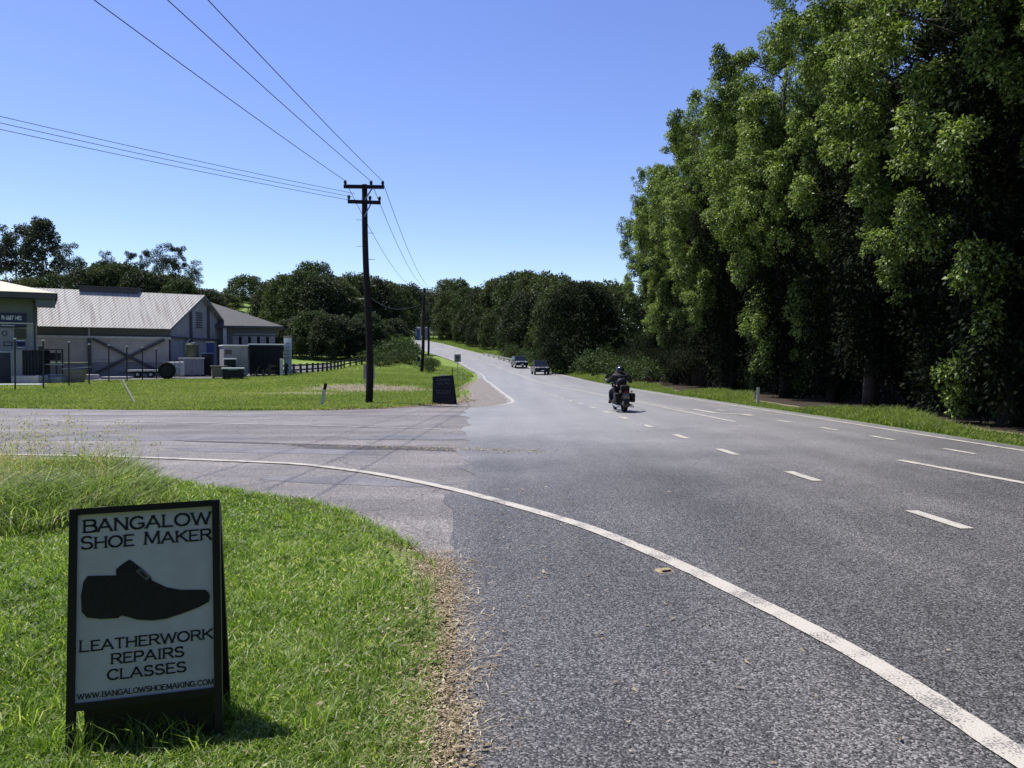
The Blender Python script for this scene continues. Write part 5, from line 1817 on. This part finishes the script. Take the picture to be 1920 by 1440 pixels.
gl = [(32, 418, 205, 0, 1.0, 'thin crowned gum tree left of the tallest hill tree'), (8, 442, 200, 1, .8, 'gum tree cut by the left edge of the photo'), (132, 455, 196, 2, .8, 'spreading gum tree just right of the tallest hill tree'),
      (203, 470, 205, 2, .62, 'low domed gum tree alone above the shed roof'), (246, 473, 205, 1, .7, 'small gum tree between the domed gum and the broad gums'), (272, 468, 208, 0, .6, 'narrow gum tree at the left of the broad gums'),
      (308, 456, 202, 2, .8, 'broad topped gum tree, highest above the ridge of the shed'), (335, 462, 206, 1, .8, 'upright gum tree right of the broad topped one'), (365, 488, 200, 2, .75, 'gum tree leaning out to the right at the end of the row')]
for px, pt, d, k, wsc, lab in gl:
    x = at(px, 600, d).x
    hh = at(px, pt, d).z - h1(x, d)
    place(gums[k], x, d, hh / 18 * wsc, px * .1, lab, 'tree', None, 0, hh / 18)
x = at(80, 600, 200).x
hh = at(80, 404, 200).z - h1(x, 200)
place(tallg, x, 200, hh / 18 * .95, 0, 'tallest dark pointed tree on the hill at the left', 'tree', None, 0, hh / 18)
# far tree line closing the horizon
for i in range(16):
    px = -60 + i * 130
    d = 330 + 25 * math.sin(i * 2.3)
    x = at(px, 600, d).x
    if 770 < px < 800: continue
    place(dom[i % 3], x, d, 1.9, i * 1.1, 'distant dark tree on the skyline, %s from the left' % nth(i), 'tree', 'distant skyline trees')
# roadside bushes on the right
rs_ = [shrub(71, 1.3, 1.6, 18, 90, .16), shrub(72, 1.0, 1.3, 14, 90, .15)]
bl_ = [(1085, 82, 1.5), (1112, 74, 1.7), (1140, 66, 1.5), (1062, 90, 1.3), (1120, 84, 1.9), (1160, 58, 1.3), (1035, 104, 1.9), (1000, 112, 1.7), (1180, 56, 1.2), (1020, 96, 1.1)]
for i, (px, d, s_) in enumerate(sorted(bl_)):
    p = gp(px, d)
    xx = max(p.x, float(RE(d)) + 1.6 + s_)
    place(rs_[i % 2], xx, d, s_, i * 1.2, 'green roadside bush right of the road before the round tree, %s from the left' % nth(i), 'bush', 'roadside bushes on the right')
# shrubs on the mound left of the bend
ml = [(700, 96, 1.2), (712, 92, 1.0), (726, 95, 1.2), (742, 98, 1.3), (756, 100, 1.2), (768, 97, 1.0), (802, 92, 1.0), (812, 96, .9), (735, 105, 1.8), (760, 108, 1.9), (700, 108, 1.9), (776, 112, 1.4)]
for i, (px, d, s_) in enumerate(sorted(ml)):
    p = gp(px, d)
    xx = min(p.x, float(XL(d)) - 1.2 * s_)
    place(rs_[i % 2], xx, d, s_, i * 1.9, 'low bush on the grass mound left of the bend, %s from the left' % nth(i), 'bush', 'bushes on the mound')
p = gp(806, 83.5)
place(rs_[1], p.x, 83.5, .55, 2, 'small dark tuft of weeds at the foot of the second power pole', 'weed')
# a few bare shrubs by the pale rails on the far bank
for i, px in enumerate((948, 962, 985)):
    d = 128 - i * 8
    p = gp(px, d)
    place(rs_[i % 2], max(p.x, float(RE(d)) + 2), d, 1.5, i, 'bush behind the pale guard rail, %s from the left' % nth(i), 'bush', 'bushes at the guard rail')

# ------------------------------------------------------------------ grass
def inpoly(x, y, poly_):
    c = np.zeros(len(x), bool)
    j = len(poly_) - 1
    for i in range(len(poly_)):
        xi, yi = poly_[i]; xj, yj = poly_[j]
        k = ((yi > y) != (yj > y)) & (x < (xj - xi) * (y - yi) / (yj - yi + 1e-12) + xi)
        c ^= k
        j = i
    return c
def vnoise(x, y, seed, sc):
    rg_ = np.random.default_rng(seed)
    o = np.zeros_like(x)
    for k in range(6):
        a = rg_.uniform(0, 6.28); f = sc * rg_.uniform(.6, 2.2)
        o += np.sin(f * (x * math.cos(a) + y * math.sin(a)) + rg_.uniform(0, 6.28))
    return o / 6
def blades(name, x, y, hgt, wid, m, seed, lean=.5, tint=None, zf=None, droop=0.5):
    rg_ = np.random.default_rng(seed)
    N = len(x)
    z = H(x, y) if zf is None else zf
    a = rg_.uniform(0, 2 * math.pi, N)
    face = rg_.uniform(0, 2 * math.pi, N)
    ln_ = lean * rg_.uniform(.2, 1.3, N) * hgt
    dx, dy = np.cos(a), np.sin(a)
    sx, sy = np.cos(face) * wid / 2, np.sin(face) * wid / 2
    def P(t, k):
        return np.stack([x + dx * ln_ * t ** 1.8, y + dy * ln_ * t ** 1.8, z - .01 + hgt * (t - droop * .35 * t ** 3)], -1), k
    p0, _ = P(0.0, 1); p1, _ = P(.55, 1); p2, _ = P(1.0, 1)
    w0 = np.stack([sx, sy, np.zeros(N)], -1)
    v = np.stack([p0 - w0 * .7, p0 + w0 * .7, p1 + w0, p1 - w0, p2], 1).reshape(-1, 3)
    b_ = (np.arange(N) * 5)[:, None]
    loops = (b_ + np.array([[0, 1, 2, 3, 3, 2, 4]])).ravel()
    fn = np.tile(np.array([4, 3]), N)
    t_ = rg_.beta(2, 2, N) if tint is None else tint
    o = np_mesh(name, v, fn, loops, m, None, np.repeat(t_, 2))
    return tag(o, kind='stuff')
near_poly = [(x - .05, y) for x, y in near_edge[2:]] + [(-.52, 5.3), (-.42, 4.6), (-.36, 3.8), (-.34, 3.1), (-.3, 1.5), (-.3, .6), (-5, .6), (-16, 6)]
rgn = np.random.default_rng(9)
def sample(n_, x0_, x1_, y0_, y1_, dens_pow=1.4):
    u = rgn.random(n_)
    # denser close to the camera
    y = (y0_ ** (1 - dens_pow) + u * (y1_ ** (1 - dens_pow) - y0_ ** (1 - dens_pow))) ** (1 / (1 - dens_pow))
    x = x0_ + (x1_ - x0_) * rgn.random(n_)
    return x, y
x, y = sample(520000, -9, .2, 1.9, 12.5, 1.35)
k = inpoly(x, y, near_poly) & (x > -.78 * y - .3)
x, y = x[k], y[k]
e = vnoise(x, y, 3, 2.2)
tip = np.interp(y, [5.8, 6.3, 6.75, 7.4, 8.25], [-.72, -.88, -1.12, -1.42, -1.82])
edge = np.clip((np.minimum(XL(y) + .03, np.where(y > 5.6, tip, 9)) + .2 * vnoise(x, y, 69, 3.2) - x) / .14, 0, 1) * (y < 7.8) + (y >= 7.8)
keep = rgn.random(len(x)) < np.clip(.12 + edge * 1.0 + .25 * e, .06, 1) * np.clip(1.0 + .5 * vnoise(x, y, 8, 5), .3, 1)
x, y, e = x[keep], y[keep], e[keep]
hg = (.055 + .03 * e + .035 * rgn.random(len(x))) * np.clip(.8 + .35 * vnoise(x, y, 5, 1.0), .5, 1.4)
tn = np.clip(rgn.beta(1.6, 1.9, len(x)) + .22 * vnoise(x, y, 6, 1.4) + .12 * vnoise(x, y, 7, 5), 0, 1)
old = rgn.random(len(x)) < .07 + .1 * np.clip(vnoise(x, y, 70, 2.5), 0, 1) + .25 * np.exp(-((XL(y) - x) / .35) ** 2) * (y < 7)
tn[old] = rgn.uniform(.9, 1, old.sum())
lawn = blades('lawn_grass', x, y, hg, .0045 + .0009 * y, M['grass'], 12, 1.0, tn)
# broad leaved weeds and clover in the lawn
wcx = rgn.uniform(-4.6, -.4, 420); wcy = rgn.uniform(2.2, 8.5, 420)
k = inpoly(wcx, wcy, near_poly) & (vnoise(wcx, wcy, 81, 1.8) > -.1)
wcx, wcy = np.repeat(wcx[k], 11), np.repeat(wcy[k], 11)
a = rgn.uniform(0, 6.28, len(wcx))
ax = np.stack([np.cos(a), np.sin(a), rgn.uniform(.1, .8, len(wcx))], -1)
cen = np.stack([wcx + rgn.normal(0, .04, len(wcx)), wcy + rgn.normal(0, .04, len(wcx)), rgn.uniform(.02, .06, len(wcx))], -1)
v = leaf_quads(cen, ax, np.tile([0, 0, 1.0], (len(wcx), 1)) + rgn.normal(0, .3, (len(wcx), 3)), rgn.uniform(.025, .06, len(wcx)), rgn.uniform(.015, .03, len(wcx)))
tag(np_mesh('lawn_weeds', v, np.full(len(wcx), 4), np.arange(4 * len(wcx)), M['leaf_lime'], None, rgn.beta(2, 2, len(wcx))), kind='stuff')
# the ragged rim of the lawn along the side road
ex, ey = [], []
pe = np.array(near_edge[3:11])
for a, b_ in zip(pe[:-1], pe[1:]):
    n_ = int(np.linalg.norm(b_ - a) * 900)
    t = rgn.random(n_)[:, None]
    q__ = a + (b_ - a) * t + rgn.normal(0, .045, (n_, 2)) + np.array([.02, .03])
    w__ = rgn.random(n_) < .5 + .6 * vnoise(q__[:, 0], q__[:, 1], 71, 6)
    ex.append(q__[w__, 0]); ey.append(q__[w__, 1])
ex, ey = np.concatenate(ex), np.concatenate(ey)
blades('rim_grass', ex, ey, rgn.uniform(.04, .13, len(ex)), .009, M['grass'], 15, 1.2, np.clip(rgn.beta(2, 1.6, len(ex)), 0, 1))
# longer loose tufts round the board and in the lawn
tx, ty = [], []
for k in range(240):
    cx, cy = rgn.uniform(-4.5, -.5), rgn.uniform(2.3, 8)
    n_ = rgn.integers(8, 26)
    tx.append(cx + rgn.normal(0, .035, n_)); ty.append(cy + rgn.normal(0, .035, n_))
for cx, cy in ((-1.62, 3.3), (-1.5, 3.36), (-1.75, 3.22), (-1.35, 3.48), (-1.56, 3.27), (-1.9, 3.2), (-1.44, 3.36), (-1.2, 3.5)):
    tx.append(cx + rgn.normal(0, .045, 60)); ty.append(cy + rgn.normal(0, .03, 60))
tx, ty = np.concatenate(tx), np.concatenate(ty)
k = inpoly(tx, ty, near_poly); tx, ty = tx[k], ty[k]
blades('grass_tufts', tx, ty, rgn.uniform(.07, .2, len(tx)), .006, M['grass'], 13, .8, np.clip(rgn.beta(2.5, 2, len(tx)), 0, 1))
# rank growth at the left edge of the side road
def weedmask(x, y):
    c = ((x + 5.9) / 2.9) ** 2 + ((y - 9.0 - .1 * (x + 6)) / 2.5) ** 2
    return c + .75 * np.clip((x + .555 * y + .5 * vnoise(x, y, 36, 1.5)) / 1.3, 0, 2)
x = rgn.uniform(-11, -2.6, 80000); y = rgn.uniform(5.9, 12.6, 80000)
c = weedmask(x, y) + .25 * vnoise(x, y, 31, 1.6)
k = (c < 1) & (x < -2.9) & inpoly(x, y, near_poly)
k |= ((x < -6.5) & (y > 6.8) & inpoly(x, y, near_poly) & (rgn.random(len(x)) < .7))
x, y, c = x[k], y[k], c[k]
hw = rgn.uniform(.32, .74, len(x)) * np.clip(1.2 - .75 * np.clip(c, 0, 1), .3, 1) * np.clip(.85 + .5 * vnoise(x, y, 33, 2), .4, 1.3)
tw_ = np.clip(rgn.beta(2, 2.4, len(x)) + .5 * np.clip((-x - 5.0) / 2.5, 0, 1) * (rgn.random(len(x)) < .6) * (y > 7.5), 0, 1)
blades('rank_grass', x, y, hw, .013, M['weed'], 34, .9, tw_, None, .8)
# thin seed stalks above it
n_ = 420
x = rgn.uniform(-8.5, -3.4, n_); y = rgn.uniform(8.0, 11.6, n_)
k = inpoly(x, y, near_poly) & (x < -.44 * y - np.abs(rgn.normal(0, .5, len(x))))
x, y = x[k], y[k]
hs_ = rgn.uniform(.5, 1.0, len(x))
blades('seed_stalks', x, y, hs_, .006, M['weed'], 35, .25, rgn.uniform(.75, 1, len(x)), None, .1)
cx_, cy_, cz_ = [], [], []
sx_ = np.repeat(x, 14); sy_ = np.repeat(y, 14); sh_ = np.repeat(hs_, 14)
f = rgn.uniform(.72, .97, len(sx_))
cent = np.stack([sx_ + rgn.normal(0, .035, len(sx_)), sy_ + rgn.normal(0, .035, len(sx_)), sh_ * f], -1)
ax = rgn.normal(size=cent.shape); ax[:, 2] = np.abs(ax[:, 2])
v = leaf_quads(cent, ax, rgn.normal(size=cent.shape), np.full(len(cent), .035), np.full(len(cent), .012))
tag(np_mesh('seed_heads', v, np.full(len(cent), 4), np.arange(4 * len(cent)), M['weed'], None, rgn.uniform(.7, 1, len(cent))), kind='stuff')

# far lawn beyond the side road
far_poly = [(x, y + .05) for x, y in far_edge] + [(-60, 62), (-40, 50), (-20, 57.5), (-19.3, 62), (-19.3, 110), (float(XL(110)) - .3, 110), (float(XL(95)) - .3, 95), (float(XL(80)) - .3, 80), (float(XL(65)) - .35, 65), (float(XL(50)) - .3, 50), (float(XL(40)) - .2, 40), (-1.9, 34)]
far_poly = far_edge[::-1] + [(-1.9, 34), (-2.1, 40), (float(XL(50)) - .3, 50), (float(XL(65)) - .35, 65), (float(XL(80)) - .3, 80), (float(XL(95)) - .3, 95), (float(XL(110)) - .3, 110), (-19, 110), (-19.2, 62), (-20, 57.2), (-40, 49.2), (-60, 49.2)]
x, y = sample(520000, -44, -1.5, 26, 110, 2.0)
k = inpoly(x, y, far_poly) & (x > -.68 * y - 1)
x, y = x[k], y[k]
b_ = bare_at(x, y) + .3 * vnoise(x, y, 41, 1.5)
k = (rgn.random(len(x)) > np.clip(b_ * 1.3, 0, .96))
x, y = x[k], y[k]
hg = (.07 + .1 * rgn.random(len(x))) * np.clip(.9 + .5 * vnoise(x, y, 42, .5), .35, 1.6)
tn = np.clip(rgn.beta(2, 2.2, len(x)) + .35 * vnoise(x, y, 43, .3) + .15 * vnoise(x, y, 45, 1.3), 0, 1)
blades('far_lawn_grass', x, y, hg, .016 + .0003 * y, M['farg'], 44, .8, tn)
# verge on the right
n_ = 120000
y = 10 + 85 * rgn.random(n_) ** 1.5
x = RE(y) + .75 + 2.2 * rgn.random(n_) * np.clip(.6 + .4 * vnoise(y, y * 0, 51, .5), .25, 1)
dd = x - RE(y) - .75
hv = (.06 + .24 * rgn.random(n_) ** 1.5) * np.clip(.55 + .5 * dd, .4, 1.25) * np.clip(1 + .55 * vnoise(x, y, 52, .9), .4, 1.6)
hv *= np.where(y > 55, 1.5, 1) * np.clip(.9 + .9 * vnoise(y, y * 0, 57, .8), .25, 1.8)
blades('verge_grass', x, y, hv, .018 + .0003 * y, M['farg'], 53, .7, np.clip(rgn.beta(2, 3, n_) + .1 * vnoise(x, y, 54, .6), 0, 1))
# coarse grass on the far right bank
n_ = 60000
y = 95 + 115 * rgn.random(n_)
x = RE(y) + .9 + rgn.random(n_) * 14
blades('bank_grass', x, y, rgn.uniform(.15, .4, n_), .06, M['farg'], 55, .7, np.clip(rgn.beta(2, 3, n_), 0, 1))

# ------------------------------------------------------------------ fallen leaves
def litter(name, x, y, z, size, seed):
    rg_ = np.random.default_rng(seed)
    N = len(x)
    a = rg_.uniform(0, 6.28, N)
    ax = np.stack([np.cos(a), np.sin(a), rg_.normal(0, .2, N)], -1)
    nr = np.stack([rg_.normal(0, .3, N), rg_.normal(0, .3, N), np.ones(N)], -1)
    v = leaf_quads(np.stack([x, y, z], -1), ax, nr, size, size * rg_.uniform(.25, .5, N), rg_.uniform(-.3, .5))
    return tag(np_mesh(name, v, np.full(N, 4), np.arange(4 * N), M['litter'], None, rg_.beta(2, 2, N)), kind='stuff')
n_ = 10000
y = rgn.uniform(2.0, 6.6, n_)
y = y[rgn.random(n_) < .35 + .9 * vnoise(y, y * 0, 68, 2.6) + .25 * (y < 4.2)]
n_ = len(y)
sp_ = np.where(y < 4.3, .11, .07) * (.7 + .6 * rgn.random(n_))
x = XL(y) - .06 + .09 * vnoise(y, y * 0, 67, 3.5) + rgn.normal(0, 1, n_) * sp_
k = x < XL(y) + .09 + .1 * vnoise(y, y * 0, 61, 6) ** 2
x, y = x[k], y[k]
wx_ = rgn.uniform(2.1, 5.2, 4200)
wl_ = XL(wx_) - np.abs(rgn.normal(0, .32, 4200)) - .05
k = rgn.random(4200) < .45 + .6 * vnoise(wl_, wx_, 73, 3.5)
x = np.concatenate([x, wl_[k]]); y = np.concatenate([y, wx_[k]])
litter('leaf_litter', x, y, .012 + rgn.random(len(x)) * .03, rgn.uniform(.009, .034, len(x)) * np.where(rgn.random(len(x)) < .06, 1.7, 1), 62)
n_ = 9000
y = rgn.uniform(2.0, 6.4, n_)
x = XL(y) - .1 + rgn.normal(0, .13, n_)
blades('dead_thatch', x, y, rgn.uniform(.015, .06, n_), .004 + .0008 * y, M['litter'], 74, 2.6, rgn.uniform(.3, 1, n_), None, 1.0)
# loose leaves and grit on the road
n_ = 160
y = 2.2 + 8 * rgn.random(n_) ** 1.3
x = XL(y) + np.abs(rgn.normal(0, .9, n_)) + .08
litter('loose_leaves', x, y, np.full(n_, .024), rgn.uniform(.02, .06, n_), 63)
n_ = 1100
t = rgn.random(n_) ** .6
x = -6 + 6.5 * t ** .7 + rgn.normal(0, .3, n_); y = 15.6 - 1.5 * t ** .7 + rgn.normal(0, .16, n_)
litter('gutter_litter', x, y, np.full(n_, .022), rgn.uniform(.02, .06, n_), 64)
n_ = 350
x = rgn.uniform(-3, 8, n_); y = rgn.uniform(4, 30, n_)
litter('road_grit', x, y, np.full(n_, .022), rgn.uniform(.01, .03, n_), 65)
n_ = 5000
y = rgn.uniform(26.3, 33.5, n_)
k_ = np.interp(y, [26.3, 27.3, 29.2, 31, 33.3], [-6.6, -4.6, -3.2, -2.3, -1.75])
pl = np.array(near_edge[6:] + near_edge[9:])
seg_ = rgn.integers(0, len(pl) - 1, 2600)
t = rgn.random(2600)[:, None]
q__ = pl[seg_] + (pl[seg_ + 1] - pl[seg_]) * t + rgn.normal(0, .09, (2600, 2)) + np.array([-.04, -.02])
litter('rim_litter', q__[:, 0], q__[:, 1], np.full(2600, .02), rgn.uniform(.01, .032, 2600), 69)
litter('verge_litter', k_ + rgn.normal(0, .22, n_), y, np.full(n_, .03), rgn.uniform(.03, .09, n_), 66)

# ------------------------------------------------------------------ added wood, unseen behind the viewer, blocking sky light from the facing surfaces
rg_ = np.random.default_rng(91)
cl = []
for k in range(46):
    cx = -52 + 104 * (k + .5) / 46 + rg_.uniform(-1, 1)
    cy = -11 - rg_.uniform(0, 7) - .004 * cx * cx * -1 * 0
    for j in range(9):
        cl.append((cx + rg_.normal(0, 1.4), cy + rg_.normal(0, 1.2), 1.5 + j * 1.9 + rg_.uniform(-.5, .5), 2.2, 1.8, 1.9))
added_wood = foliage('wood', cl, 130, .9, M['leaf_dark'], None, 92, .3, .6)
tag(added_wood, kind='stuff')
